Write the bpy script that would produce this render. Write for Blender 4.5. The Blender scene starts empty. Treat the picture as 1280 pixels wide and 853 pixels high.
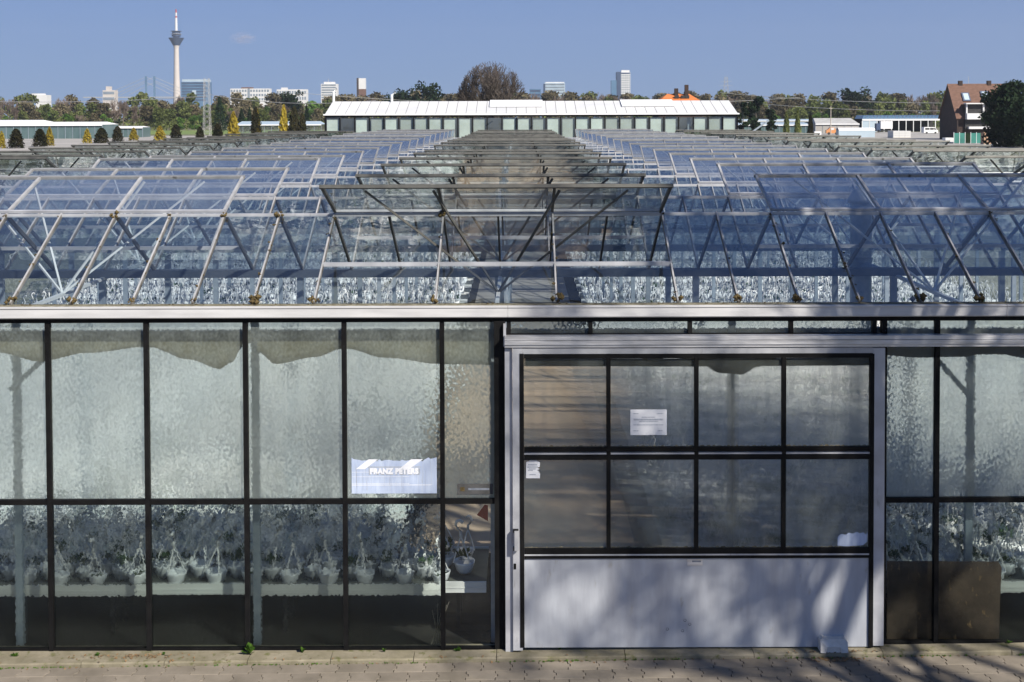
import bpy, math, random
import numpy as np
from mathutils import Vector, Matrix, Euler

sc = bpy.context.scene
col = sc.collection
R = math.radians

# ------------------------------------------------------------------ camera
CZ = 6.6
PITCH, ROLL = 1.5, -0.16
FPX, PCX, PCY = 1441.0, 650.0, 182.7          # focal length and principal point in 1280x853 pixels
cam_d = bpy.data.cameras.new("camera"); cam = bpy.data.objects.new("camera", cam_d); col.objects.link(cam)
cam_d.sensor_fit = 'HORIZONTAL'; cam_d.sensor_width = 36.0
cam_d.lens = 36.0 * FPX / 1280.0
cam_d.shift_x = -(PCX - 640.0) / 1280.0
cam_d.shift_y = -(426.5 - PCY) / 1280.0
cam_d.clip_start = 0.1; cam_d.clip_end = 20000
CROT = (Matrix.Rotation(R(90 - PITCH), 3, 'X') @ Matrix.Rotation(R(ROLL), 3, 'Z'))
cam.matrix_world = Matrix.Translation((0, 0, CZ)) @ CROT.to_4x4()
sc.camera = cam

# ------------------------------------------------------------------ sky and sun
SUN_AZ, SUN_EL = 42.0, 38.0                    # degrees to the right of straight behind the camera, elevation
S = Vector((math.sin(R(SUN_AZ)) * math.cos(R(SUN_EL)), -math.cos(R(SUN_AZ)) * math.cos(R(SUN_EL)), math.sin(R(SUN_EL))))
w = bpy.data.worlds.new("World"); sc.world = w; w.use_nodes = True
nt = w.node_tree; nt.nodes.clear()
sky = nt.nodes.new('ShaderNodeTexSky'); sky.sky_type = 'NISHITA'; sky.sun_disc = False
sky.sun_elevation = R(SUN_EL); sky.sun_rotation = R(180 - SUN_AZ)
sky.air_density = 1.0; sky.dust_density = 0.0; sky.ozone_density = 6.0; sky.altitude = 1500
hs = nt.nodes.new('ShaderNodeMix'); hs.data_type = 'RGBA'; hs.blend_type = 'MULTIPLY'; hs.inputs[0].default_value = 1.0
hs.inputs[7].default_value = (0.72, 0.84, 1.05, 1)
bg = nt.nodes.new('ShaderNodeBackground'); bg.inputs['Strength'].default_value = 0.064
wo = nt.nodes.new('ShaderNodeOutputWorld')
ev = nt.nodes.new('ShaderNodeMix'); ev.data_type = 'RGBA';  ev.inputs[7].default_value = (1.95, 2.95, 5.6, 1)   # even spring-day blue
tcw = nt.nodes.new('ShaderNodeTexCoord'); sxw = nt.nodes.new('ShaderNodeSeparateXYZ'); mrw = nt.nodes.new('ShaderNodeMapRange')
nt.links.new(tcw.outputs['Generated'], sxw.inputs[0]); nt.links.new(sxw.outputs['Z'], mrw.inputs[0]); mrw.interpolation_type = 'SMOOTHSTEP'
mrw.inputs[1].default_value = 0.0; mrw.inputs[2].default_value = 0.75; mrw.inputs[3].default_value = 0.78; mrw.inputs[4].default_value = 0.05; nt.links.new(mrw.outputs[0], ev.inputs[0])
nt.links.new(sky.outputs[0], hs.inputs[6]); nt.links.new(hs.outputs[2], ev.inputs[6]); nt.links.new(ev.outputs[2], bg.inputs['Color']); nt.links.new(bg.outputs[0], wo.inputs['Surface'])
sun_d = bpy.data.lights.new("sun", 'SUN'); sun_d.energy = 5.0; sun_d.angle = R(0.7); sun_d.color = (1.0, 0.93, 0.82)
sun = bpy.data.objects.new("sun", sun_d); col.objects.link(sun)
sun.rotation_euler = (-S).to_track_quat('-Z', 'Y').to_euler()
sun.location = S * 60
vs = sc.view_settings; sc.display_settings.display_device = 'sRGB'
vs.view_transform = 'Standard'; vs.look = 'None'; vs.exposure = 0.6; vs.gamma = 1.0; vs.use_curve_mapping = False
cy = sc.cycles
cy.max_bounces = 12; cy.transparent_max_bounces = 48; cy.glossy_bounces = 5; cy.transmission_bounces = 8; cy.diffuse_bounces = 3
cy.caustics_reflective = False; cy.caustics_refractive = False; cy.use_denoising = True
cy.sample_clamp_indirect = 6.0

# ------------------------------------------------------------------ helpers
rng = random.Random(7)
nrg = np.random.RandomState(11)

def at(px, py, Y):
    """the point of the vertical plane at depth Y that stands behind a point of the photograph"""
    d = CROT @ Vector(((px - PCX) / FPX, -(py - PCY) / FPX, -1.0))
    k = Y / d.y
    return Vector((d.x * k, Y, CZ + d.z * k))
def ax(px, Y, py=500): return at(px, py, Y).x
def az(py, Y, px=640): return at(px, py, Y).z

class MB:
    def __init__(self): self.v = []; self.f = []; self.m = []
    def face(self, pts, mi=0):
        b = len(self.v); self.v += [tuple(p) for p in pts]; self.f.append(tuple(range(b, b + len(pts)))); self.m.append(mi); return self
    def box(self, x0, x1, y0, y1, z0, z1, mi=0):
        b = len(self.v)
        self.v += [(x0,y0,z0),(x1,y0,z0),(x1,y1,z0),(x0,y1,z0),(x0,y0,z1),(x1,y0,z1),(x1,y1,z1),(x0,y1,z1)]
        for q in ((0,3,2,1),(4,5,6,7),(0,1,5,4),(1,2,6,5),(2,3,7,6),(3,0,4,7)):
            self.f.append(tuple(b + i for i in q)); self.m.append(mi)
        return self
    def bar(self, p, q, wd, ht, up=(0,0,1), mi=0):
        p = Vector(p); q = Vector(q); d = (q - p).normalized(); u = Vector(up)
        s = d.cross(u)
        if s.length < 1e-4: s = d.cross(Vector((1,0,0)))
        s.normalize(); t = s.cross(d).normalized()
        s = s * wd / 2; t = t * ht / 2; b = len(self.v)
        for c in (p, q):
            self.v += [tuple(c - s - t), tuple(c + s - t), tuple(c + s + t), tuple(c - s + t)]
        for k in ((3,2,1,0),(4,5,6,7),(0,1,5,4),(1,2,6,5),(2,3,7,6),(3,0,4,7)):
            self.f.append(tuple(b + i for i in k)); self.m.append(mi)
        return self
    def tube(self, pts, r, n=6, mi=0, cap=True):
        pts = [Vector(p) for p in pts]; rs = r if isinstance(r, (list, tuple)) else [r] * len(pts); b = len(self.v)
        for i, p in enumerate(pts):
            d = (pts[min(i+1, len(pts)-1)] - pts[max(i-1, 0)]).normalized()
            u = Vector((0,0,1)) if abs(d.z) < 0.9 else Vector((1,0,0))
            s = d.cross(u).normalized(); t = s.cross(d)
            for k in range(n):
                a = 2 * math.pi * k / n
                self.v.append(tuple(p + (s * math.cos(a) + t * math.sin(a)) * rs[i]))
        for i in range(len(pts) - 1):
            for k in range(n):
                self.f.append((b+i*n+k, b+i*n+(k+1)%n, b+(i+1)*n+(k+1)%n, b+(i+1)*n+k)); self.m.append(mi)
        if cap:
            self.f.append(tuple(b + k for k in reversed(range(n)))); self.m.append(mi)
            e = b + (len(pts)-1)*n; self.f.append(tuple(e + k for k in range(n))); self.m.append(mi)
        return self
    def lathe(self, prof, c=(0,0,0), n=16, mi=0):
        b = len(self.v)
        for (r, z) in prof:
            for k in range(n):
                a = 2*math.pi*k/n; self.v.append((c[0] + r*math.cos(a), c[1] + r*math.sin(a), c[2] + z))
        for i in range(len(prof)-1):
            for k in range(n):
                self.f.append((b+i*n+k, b+i*n+(k+1)%n, b+(i+1)*n+(k+1)%n, b+(i+1)*n+k)); self.m.append(mi)
        return self
    def mesh(self, name, mats, smooth=False):
        me = bpy.data.meshes.new(name); me.from_pydata(self.v, [], self.f)
        mats = mats if isinstance(mats, (list, tuple)) else [mats]
        for m in mats: me.materials.append(m)
        if len(mats) > 1: me.polygons.foreach_set('material_index', self.m)
        if smooth: me.polygons.foreach_set('use_smooth', [True]*len(me.polygons))
        me.update(); return me
    def build(self, name, mats, parent=None, smooth=False, **k):
        return link(name, self.mesh(name, mats, smooth), parent, **k)

def link(name, me, parent=None, loc=None, rot=None, scale=None):
    o = bpy.data.objects.new(name, me); col.objects.link(o)
    if parent is not None: o.parent = parent
    if loc is not None: o.location = loc
    if rot is not None: o.rotation_euler = rot
    if scale is not None: o.scale = scale
    return o
def empty(name, loc=(0,0,0), rz=0.0):
    o = bpy.data.objects.new(name, None); col.objects.link(o); o.location = loc; o.rotation_euler.z = rz
    o.empty_display_size = 0.2
    return o
def tag(o, label=None, cat=None, group=None, kind=None):
    if label: o['label'] = label
    if cat: o['category'] = cat
    if group: o['group'] = group
    if kind: o['kind'] = kind
    return o
def np_mesh(name, V, F, mats, smooth=False):
    """V (n,3), F (m,k): one mesh of equal polygons"""
    V = np.asarray(V, dtype=np.float32); F = np.asarray(F, dtype=np.int32); k = F.shape[1]
    me = bpy.data.meshes.new(name)
    me.vertices.add(len(V)); me.vertices.foreach_set('co', V.ravel())
    me.loops.add(F.size); me.loops.foreach_set('vertex_index', F.ravel())
    me.polygons.add(len(F)); me.polygons.foreach_set('loop_start', np.arange(0, F.size, k, dtype=np.int32))
    mats = mats if isinstance(mats, (list, tuple)) else [mats]
    for m in mats: me.materials.append(m)
    if smooth: me.polygons.foreach_set('use_smooth', np.ones(len(F), dtype=bool))
    me.update(calc_edges=True); me.validate()
    return me

# ------------------------------------------------------------------ materials
def newmat(name):
    m = bpy.data.materials.new(name); m.use_nodes = True; m.node_tree.nodes.clear()
    return m, m.node_tree, (lambda t: m.node_tree.nodes.new('ShaderNode' + t))
def coords(nt, N, kind='pos'):
    if kind == 'pos': return N('NewGeometry').outputs['Position']
    return N('TexCoord').outputs['Object']
def noise(nt, N, co, scale, detail=4, rough=0.55, stretch=None):
    n = N('TexNoise'); n.inputs['Scale'].default_value = scale; n.inputs['Detail'].default_value = detail; n.inputs['Roughness'].default_value = rough
    if stretch:
        mp = N('Mapping'); mp.inputs['Scale'].default_value = stretch; nt.links.new(co, mp.inputs['Vector']); co = mp.outputs[0]
    nt.links.new(co, n.inputs['Vector']); return n.outputs['Fac']
def ramp(nt, N, fac, stops):
    r = N('ValToRGB'); e = r.color_ramp.elements
    while len(e) > 1: e.remove(e[-1])
    for i, (p, c) in enumerate(stops):
        el = e[0] if i == 0 else e.new(p)
        el.position = p; el.color = c if len(c) == 4 else (*c, 1)
    nt.links.new(fac, r.inputs[0]); return r.outputs[0]
def g(v): return (v, v, v, 1)

def surf(name, c1, c2=None, scale=3.0, rough=0.6, metal=0.0, bump=0.0, bscale=40.0, rand=0.0, kind='pos', detail=5, stretch=None, rough2=None, spots=None, spec=None):
    """a plain surface: two colours by noise, optional relief, per-object variation, dark spots"""
    m, nt, N = newmat(name); L = nt.links.new
    p = N('BsdfPrincipled'); out = N('OutputMaterial'); L(p.outputs[0], out.inputs[0])
    co = coords(nt, N, kind); c2 = c2 or c1
    f = noise(nt, N, co, scale, detail, 0.6, stretch)
    c = ramp(nt, N, f, [(0.32, c1), (0.68, c2)])
    if spots:
        s = noise(nt, N, co, spots[0], 3, 0.6, spots[3] if len(spots) > 3 else None); s = ramp(nt, N, s, [(spots[2], g(0)), (spots[2] + 0.12, g(1))])
        mx = N('Mix'); mx.data_type = 'RGBA'; L(s, mx.inputs[0]); L(c, mx.inputs[6]); mx.inputs[7].default_value = (*spots[1], 1); c = mx.outputs[2]
    if rand:
        oi = N('ObjectInfo'); mr = N('MapRange'); mr.inputs[3].default_value = 1 - rand; mr.inputs[4].default_value = 1 + rand
        L(oi.outputs['Random'], mr.inputs[0])
        mx = N('Mix'); mx.data_type = 'RGBA'; mx.blend_type = 'MULTIPLY'; mx.inputs[0].default_value = 1
        L(c, mx.inputs[6]); L(mr.outputs[0], mx.inputs[7]); c = mx.outputs[2]
    L(c, p.inputs['Base Color']); p.inputs['Metallic'].default_value = metal
    if spec is not None: p.inputs['Specular IOR Level'].default_value = spec
    if rough2 is None: p.inputs['Roughness'].default_value = rough
    else:
        mr = N('MapRange'); L(f, mr.inputs[0]); mr.inputs[1].default_value = .3; mr.inputs[2].default_value = .7
        mr.inputs[3].default_value = rough; mr.inputs[4].default_value = rough2; L(mr.outputs[0], p.inputs['Roughness'])
    if bump:
        b = N('Bump'); b.inputs['Strength'].default_value = 1; b.inputs['Distance'].default_value = bump
        L(noise(nt, N, co, bscale, 4, 0.6, stretch), b.inputs['Height']); L(b.outputs[0], p.inputs['Normal'])
    return m

def thin_glass(name, tint=(0.9,0.95,0.94), r0=0.10, dirt=(0.03, 0.12), dscale=1.2, dcol=(0.55,0.58,0.56), wav=0.004, stretch=None, rand_dirt=0.0, power=4.0, rough=0.03):
    """one sheet of window glass: clear, mirrors the sky more at a glancing angle, carries a film of dirt"""
    m, nt, N = newmat(name); L = nt.links.new; co = coords(nt, N)
    tr = N('BsdfTransparent'); tr.inputs[0].default_value = (*tint, 1)
    gl = N('BsdfGlossy'); gl.inputs['Roughness'].default_value = rough; gl.inputs['Color'].default_value = g(0.97)
    b = N('Bump'); b.inputs['Distance'].default_value = wav; b.inputs['Strength'].default_value = 1
    L(noise(nt, N, co, 2.2, 2), b.inputs['Height']); L(b.outputs[0], gl.inputs['Normal'])
    lw = N('LayerWeight'); lw.inputs['Blend'].default_value = 0.5
    pw = N('Math'); pw.operation = 'POWER'; L(lw.outputs['Facing'], pw.inputs[0]); pw.inputs[1].default_value = power
    mr = N('MapRange'); L(pw.outputs[0], mr.inputs[0]); mr.inputs[3].default_value = r0; mr.inputs[4].default_value = 0.95
    m1 = N('MixShader'); L(mr.outputs[0], m1.inputs[0]); L(tr.outputs[0], m1.inputs[1]); L(gl.outputs[0], m1.inputs[2])
    df = N('BsdfDiffuse'); df.inputs[0].default_value = (*dcol, 1); tl = N('BsdfTranslucent'); tl.inputs[0].default_value = (*dcol, 1)
    m2 = N('MixShader'); m2.inputs[0].default_value = 0.45; L(df.outputs[0], m2.inputs[1]); L(tl.outputs[0], m2.inputs[2])
    dn = N('MapRange'); L(noise(nt, N, co, dscale, 6, 0.65, stretch), dn.inputs[0]); dn.inputs[1].default_value = .35; dn.inputs[2].default_value = .75
    dn.inputs[3].default_value = dirt[0]; dn.inputs[4].default_value = dirt[1]
    d = dn.outputs[0]
    if rand_dirt:
        oi = N('ObjectInfo'); q = N('MapRange'); L(oi.outputs['Random'], q.inputs[0]); q.inputs[3].default_value = 1 - rand_dirt; q.inputs[4].default_value = 1 + rand_dirt
        mu = N('Math'); mu.operation = 'MULTIPLY'; L(d, mu.inputs[0]); L(q.outputs[0], mu.inputs[1]); d = mu.outputs[0]
    m3 = N('MixShader'); L(d, m3.inputs[0]); L(m1.outputs[0], m3.inputs[1]); L(m2.outputs[0], m3.inputs[2])
    out = N('OutputMaterial'); L(m3.outputs[0], out.inputs[0])
    return m

def pattern_glass(name, style, rough=0.1, ior=1.15, clear=0.3, tint=(0.86,0.93,0.91), dirt=0.06, amp=0.5, scale=38.0, r0=.04, dmix=.6):
    """patterned greenhouse glazing: hammered or vertically fluted, bends and blurs what stands behind it, dirt adds a brightening veil"""
    m, nt, N = newmat(name); L = nt.links.new; co = coords(nt, N); nrm = N('NewGeometry').outputs['Normal']
    if style == 'hammered':
        nz = N('TexNoise'); nz.inputs['Scale'].default_value = scale; nz.inputs['Detail'].default_value = 1.0; nz.inputs['Roughness'].default_value = .4
        mp = N('Mapping'); mp.inputs['Scale'].default_value = (1, 1, .75); mp.inputs['Rotation'].default_value = (0, .5, 0); L(co, mp.inputs[0]); L(mp.outputs[0], nz.inputs['Vector'])
        sb = N('VectorMath'); sb.operation = 'SUBTRACT'; L(nz.outputs['Color'], sb.inputs[0]); sb.inputs[1].default_value = (.5,.5,.5)
        off = N('VectorMath'); off.operation = 'MULTIPLY'; L(sb.outputs[0], off.inputs[0]); off.inputs[1].default_value = (amp, 0, amp); off = off.outputs[0]
    else:
        sx = N('SeparateXYZ'); L(co, sx.inputs[0]); mu = N('Math'); mu.operation = 'MULTIPLY'; L(sx.outputs['X'], mu.inputs[0]); mu.inputs[1].default_value = scale*6.2832
        sn = N('Math'); sn.operation = 'SINE'; L(mu.outputs[0], sn.inputs[0]); am = N('Math'); am.operation = 'MULTIPLY'; L(sn.outputs[0], am.inputs[0]); am.inputs[1].default_value = amp
        cb = N('CombineXYZ'); L(am.outputs[0], cb.inputs['X']); off = cb.outputs[0]
    ad = N('VectorMath'); ad.operation = 'ADD'; L(nrm, ad.inputs[0]); L(off, ad.inputs[1]); no = N('VectorMath'); no.operation = 'NORMALIZE'; L(ad.outputs[0], no.inputs[0]); nn = no.outputs[0]
    rf = N('BsdfRefraction'); rf.inputs['Color'].default_value = (*tint, 1); rf.inputs['Roughness'].default_value = rough; rf.inputs['IOR'].default_value = ior
    L(nn, rf.inputs['Normal'])
    tr = N('BsdfTransparent'); tr.inputs[0].default_value = (*tint, 1)
    m0 = N('MixShader'); m0.inputs[0].default_value = clear; L(rf.outputs[0], m0.inputs[1]); L(tr.outputs[0], m0.inputs[2])
    gl = N('BsdfGlossy'); gl.inputs['Roughness'].default_value = .15; L(nn, gl.inputs['Normal'])
    lw = N('LayerWeight'); pw = N('Math'); pw.operation = 'POWER'; L(lw.outputs['Facing'], pw.inputs[0]); pw.inputs[1].default_value = 4
    mr = N('MapRange'); L(pw.outputs[0], mr.inputs[0]); mr.inputs[3].default_value = r0; mr.inputs[4].default_value = .95
    m1 = N('MixShader'); L(mr.outputs[0], m1.inputs[0]); L(m0.outputs[0], m1.inputs[1]); L(gl.outputs[0], m1.inputs[2])
    df = N('BsdfDiffuse'); df.inputs[0].default_value = (.54,.61,.575,1); L(nn, df.inputs['Normal'])
    tl = N('BsdfTranslucent'); tl.inputs[0].default_value = (.65,.7,.68,1)
    m2 = N('MixShader'); m2.inputs[0].default_value = dmix; L(df.outputs[0], m2.inputs[1]); L(tl.outputs[0], m2.inputs[2])
    dn = N('MapRange'); L(noise(nt, N, co, 2.0, 6, .7), dn.inputs[0]); dn.inputs[1].default_value = .3; dn.inputs[2].default_value = .75
    dn.inputs[3].default_value = dirt * .5; dn.inputs[4].default_value = dirt * 1.6  # veil amount: pale scatter standing for the bright interior, beyond real dirt
    m3 = N('MixShader'); L(dn.outputs[0], m3.inputs[0]); L(m1.outputs[0], m3.inputs[1]); L(m2.outputs[0], m3.inputs[2])
    out = N('OutputMaterial'); L(m3.outputs[0], out.inputs[0])
    return m

def leafmat(name, c1, c2, rand=.25, trans=.35, scale=.6):
    m, nt, N = newmat(name); L = nt.links.new
    oi = N('ObjectInfo'); f = noise(nt, N, coords(nt, N), scale, 3)
    c = ramp(nt, N, f, [(.35, c1), (.65, c2)])
    mr = N('MapRange'); L(oi.outputs['Random'], mr.inputs[0]); mr.inputs[3].default_value = 1 - rand; mr.inputs[4].default_value = 1 + rand
    mx = N('Mix'); mx.data_type = 'RGBA'; mx.blend_type = 'MULTIPLY'; mx.inputs[0].default_value = 1; L(c, mx.inputs[6]); L(mr.outputs[0], mx.inputs[7])
    df = N('BsdfDiffuse'); tl = N('BsdfTranslucent'); L(mx.outputs[2], df.inputs[0]); L(mx.outputs[2], tl.inputs[0])
    ms = N('MixShader'); ms.inputs[0].default_value = trans; L(df.outputs[0], ms.inputs[1]); L(tl.outputs[0], ms.inputs[2])
    out = N('OutputMaterial'); L(ms.outputs[0], out.inputs[0]); return m

M = {}
M['alu'] = surf('aluminium', (.37,.38,.41), (.52,.53,.56), 3, .42, .3, .0006, 30, .08, rough2=.6, spots=(6, (.28,.28,.29), .66, (3,3,.5)))
M['alu_rail'] = surf('weathered aluminium rail', (.5,.5,.52), (.72,.72,.74), 2.0, .38, .7, .0008, 30, .05, stretch=(1,1,14), rough2=.55)
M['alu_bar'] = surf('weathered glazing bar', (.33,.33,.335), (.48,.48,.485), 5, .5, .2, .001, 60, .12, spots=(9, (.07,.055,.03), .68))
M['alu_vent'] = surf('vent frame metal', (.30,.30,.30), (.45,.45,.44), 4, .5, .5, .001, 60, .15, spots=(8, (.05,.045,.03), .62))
M['shaded_metal'] = surf('weathered metal darkened for shade', (.045,.045,.043), (.11,.11,.10), 4, .55, .2, .001, 60, .15)  # dark copy of the vent metal, shade of the undersides put into colour
M['bar_side'] = surf('weathered shade-dark bar flank', (.10,.095,.085), (.26,.25,.24), 6, .6, .1, .002, 50, .2, spots=(7, (.05,.04,.02), .58))  # moss and dirt tone, darkened further to stand for shaded sides
M['gutter'] = surf('white gutter coating', (.48,.48,.49), (.60,.60,.61), 1.5, .5, .0, .0006, 20, .04, stretch=(1,1,8), spots=(5, (.45,.43,.4), .72))
M['panel'] = surf('brushed sheet aluminium', (.38,.40,.45), (.50,.53,.58), 5, .42, .2, .0016, 16, 0, stretch=(1,1,.18), rough2=.6, spots=(7, (.36,.36,.36), .66, (1.5,1,.6)))
M['black'] = surf('black coated steel', (.004,.004,.005), (.010,.010,.010), 6, .6, 0, .0006, 60, .2, spec=.15)
M['galv'] = surf('galvanised steel', (.27,.32,.38), (.38,.43,.48), 8, .5, .3, 0, 0, .1)
M['dkgutter'] = surf('dull inner gutter', (.07,.085,.11), (.14,.16,.19), 2, .6, .2)
M['steel_int'] = surf('white coated interior steel', (.62,.64,.64), (.74,.75,.75), 3, .5, .1, 0, 0, .08)
M['seal'] = surf('dirty glazing seal', (.10,.085,.05), (.26,.24,.17), 14, .9, 0, .004, 40)
M['moss'] = surf('brown moss', (.05,.035,.012), (.14,.10,.035), 30, .95, 0, .006, 60)
M['roofglass'] = thin_glass('roof glass', (.86,.92,.95), .20, (.004, .04), 1.3, (.5,.53,.56), .006, (1,.35,1), .4, 3.0)
M['ventglass'] = thin_glass('vent glass', (.90,.95,.93), .18, (.03, .13), 1.6, (.5,.53,.50), .006, None, .4, 3.0)
M['ventglass_b'] = thin_glass('vent glass with painted sky haze', (.88,.92,.96), .28, (.03, .17), .9, (.52,.60,.70), .006, None, .6, 3.0)  # bluish film colour stands for bright sky reflected in the back vents
M['sideglass'] = thin_glass('side wall glass', (.88,.93,.92), .09, (.05, .18), .8)
M['hammered'] = pattern_glass('hammered glass', 'hammered', .28, 1.25, .10, (.88,.95,.92), .23, .9, 32, .03, .40)
M['hammered2'] = pattern_glass('finely hammered glass', 'hammered', .03, 1.10, .28, (.90,.99,.96), .10, .8, 30, .02, .98)
M['hammered3'] = pattern_glass('blurring hammered glass', 'hammered', .20, 1.2, .14, (.89,.97,.95), .12, .8, 32, .02, .98)
M['clearpane'] = thin_glass('clear pane', (.92,.96,.95), .03, (.01, .04), 2.0)
M['fanlight'] = pattern_glass('fanlight glass', 'hammered', .18, 1.2, .06, (.93,.99,.96), .18, .8, 30, .03, .5)
M['fluted'] = pattern_glass('fluted glass', 'fluted', .02, 1.12, .20, (1,.98,.93), .13, .75, 83.0, .03, .45)
M['cream'] = leafmat('cream screen film', (.80,.72,.52), (.92,.88,.76), 0, .35, 5)
M['greyfilm'] = surf('grey screen film', (.05,.05,.05), (.11,.11,.11), 4, .7, 0, .004, 14)
M['concrete'] = surf('pale concrete floor', (.52,.385,.265), (.66,.51,.375), 1.2, .9, 0, .002, 30)
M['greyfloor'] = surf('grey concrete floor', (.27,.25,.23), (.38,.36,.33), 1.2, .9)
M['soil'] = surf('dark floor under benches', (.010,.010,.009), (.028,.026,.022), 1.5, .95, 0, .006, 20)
M['bench'] = surf('pale bench metal', (.68,.69,.67), (.80,.81,.79), 2.0, .55, 0, 0, 0, .06, stretch=(.3,1,6))
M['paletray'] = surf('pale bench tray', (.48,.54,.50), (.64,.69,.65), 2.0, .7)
M['tray'] = surf('bench tray', (.05,.055,.05), (.13,.14,.12), 2.0, .7)  # dark tray copy, dims the interior seen through the roof
M['whitepot'] = surf('white plastic pot', (.74,.77,.80), (.82,.84,.86), 3, .4, 0, 0, 0, .05)
M['whitewire'] = surf('white plastic hanger', (.80,.81,.82), (.86,.86,.86), 3, .4)
M['leaf'] = leafmat('pot plant leaves', (.045,.085,.04), (.09,.15,.07), .3, .3, 12)
M['weed'] = leafmat('weed leaves', (.05,.12,.02), (.12,.22,.04), .3, .35, 20)
M['deadleaf'] = surf('dead leaves', (.12,.07,.03), (.28,.18,.09), 20, .9)
M['paver'] = surf('concrete pavers', (.17,.148,.118), (.255,.222,.182), 2.2, .92, 0, .0025, 70, .13, spots=(26, (.2,.18,.15), .66))
M['joint'] = surf('sandy joints with moss', (.05,.055,.025), (.13,.11,.06), 9, .98, 0, .004, 60)
M['kerb'] = surf('weathered kerb concrete', (.15,.135,.085), (.27,.24,.18), 3.5, .95, 0, .004, 50, .08, spots=(9, (.12,.12,.05), .58))
M['stone'] = surf('pale concrete block', (.55,.53,.49), (.70,.68,.64), 9, .9, 0, .003, 50, spots=(14, (.3,.24,.16), .64))
M['rust'] = surf('rusty board', (.065,.042,.032), (.14,.095,.07), 4, .85, 0, .003, 40, spots=(11, (.42,.25,.12), .64, (1,1,.5)))
M['paper'] = surf('white paper', (.72,.74,.78), (.80,.81,.84), 6, .7)
M['print'] = surf('dark print', (.16,.18,.22), (.24,.26,.30), 30, .8)
M['darkprint'] = surf('grey print', (.30,.34,.40), (.45,.48,.54), 30, .8)
M['bluish'] = surf('faded blue sign film', (.38,.46,.64), (.52,.60,.75), 9, .6, stretch=(3,1,.4), spots=(40, (.38,.46,.6), .66, (6,1,.3)))
M['signwhite'] = surf('faded white sign film', (.74,.76,.82), (.80,.82,.86), 12, .6, spots=(50, (.55,.6,.7), .7))
M['dark'] = surf('dark parts and recess shade', (.012,.012,.013), (.03,.03,.03), 3, .7)  # also stands in for shade inside open recesses
M['red'] = surf('red plastic', (.35,.03,.02), (.45,.06,.03), 6, .5)
M['beige'] = surf('pale twig', (.40,.35,.28), (.55,.5,.42), 10, .8)
# ================================================================== THE GREENHOUSE
YF = 14.0                       # facade glass
SPAN, NSP = 3.2, 18
ZG, ZR = az(381, 14.0), CZ - 1.353
RISE = ZR - ZG
BAY, X0 = 0.74, -0.3
I0, I1 = -20, 21
XL, XR = X0 + BAY*I0, X0 + BAY*I1
YEND = YF + SPAN*NSP
def bx(i): return X0 + BAY*i
zb0, zb1 = az(826, 13.9, 0), az(809, 13.9, 1280)
xb0, xb1 = ax(0, 13.9, 818), ax(1280, 13.9, 802)
def zbase(x): return zb0 + (zb1 - zb0) * (x - xb0) / (xb1 - xb0)     # the pavement climbs gently along the facade

# ---- ground and paving
b = MB(); b.face([(-3300,-400,-.25),(3300,-400,-.25),(3300,YF-.2,-.25),(-3300,YF-.2,-.25)])
b.face([(-3300,YF-.2,-.02),(3300,YF-.2,-.02),(3300,3300,-.02),(-3300,3300,-.02)])
M['ground'] = surf('fields and nursery ground', (.10,.115,.05), (.20,.185,.12), .012, .95, 0, 0, 0)
tag(b.build('ground', M['ground']), 'wide flat nursery ground reaching to the far wood', kind='structure')
b = MB()
xs = [-60, -20, 20, 60]
for a, c in zip(xs[:-1], xs[1:]): b.face([(a,-40,zbase(a)-.035),(c,-40,zbase(c)-.035),(c,YF-.16,zbase(c)-.035),(a,YF-.16,zbase(a)-.035)])
pav = b.build('pavement', M['joint']); tag(pav, 'pavement of interlocking grey pavers before the greenhouse', kind='structure')
# pavers: wavy double-T shape, shared mesh
PW, PD = .345, .222
def paver_mesh(seed):
    r = random.Random(seed); k = []
    h = PD/2 - .004; wd = PW/2 - .004
    side = [(0, -h), (0, -h*.45), (.028, -h*.25), (.028, h*.25), (0, h*.45), (0, h)]
    out = [(wd + dx - .014, y) for dx, y in side] + [(-wd + dx - .014, y) for dx, y in reversed(side)]
    m = MB(); n = len(out); j = [r.uniform(-.002, .002) for _ in out]
    top = [(x*.985, y*.97, .0) for (x, y) in out]; mid = [(x, y, -.007) for (x, y) in out]; bot = [(x, y, -.05) for (x, y) in out]
    m.v = top + mid + bot; m.f = [tuple(reversed(range(n)))]
    for i in range(n):
        q = (i + 1) % n
        m.f += [(i, q, n+q, n+i), (n+i, n+q, 2*n+q, 2*n+i)]
    m.f = [tuple(reversed(f)) for f in m.f]; m.m = [0]*len(m.f)
    return m
pm = paver_mesh(1).mesh('paver', M['paver'])
slope = math.atan2(zb1 - zb0, xb1 - xb0)
restV, restF = [], []
pmb = paver_mesh(2); pv = np.array(pmb.v)
for row in range(0, 30):
    yy = YF - .30 - PD/2 - row*PD
    for c in range(-48, 49):
        x = c*PW + (PW/2 if row % 2 else 0) + .05
        half = 7.3
        z = zbase(x) + rng.uniform(-.003, .003)
        if row < 5 and abs(x - .1) < half:
            o = link('paver', pm, pav, (x, yy, z), (rng.uniform(-.008,.008), -slope + rng.uniform(-.008,.008), rng.uniform(-.01,.01)))
        else:
            V = pv + np.array([x, yy, z]); base = len(restV)*len(pv); restV.append(V)
            restF += [tuple(base + i for i in f) for f in pmb.f]
V = np.concatenate(restV); me = bpy.data.meshes.new('outer_paving'); me.from_pydata(V.tolist(), [], restF); me.materials.append(M['paver'])
tag(link('outer_paving', me, pav), kind='stuff')
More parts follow.
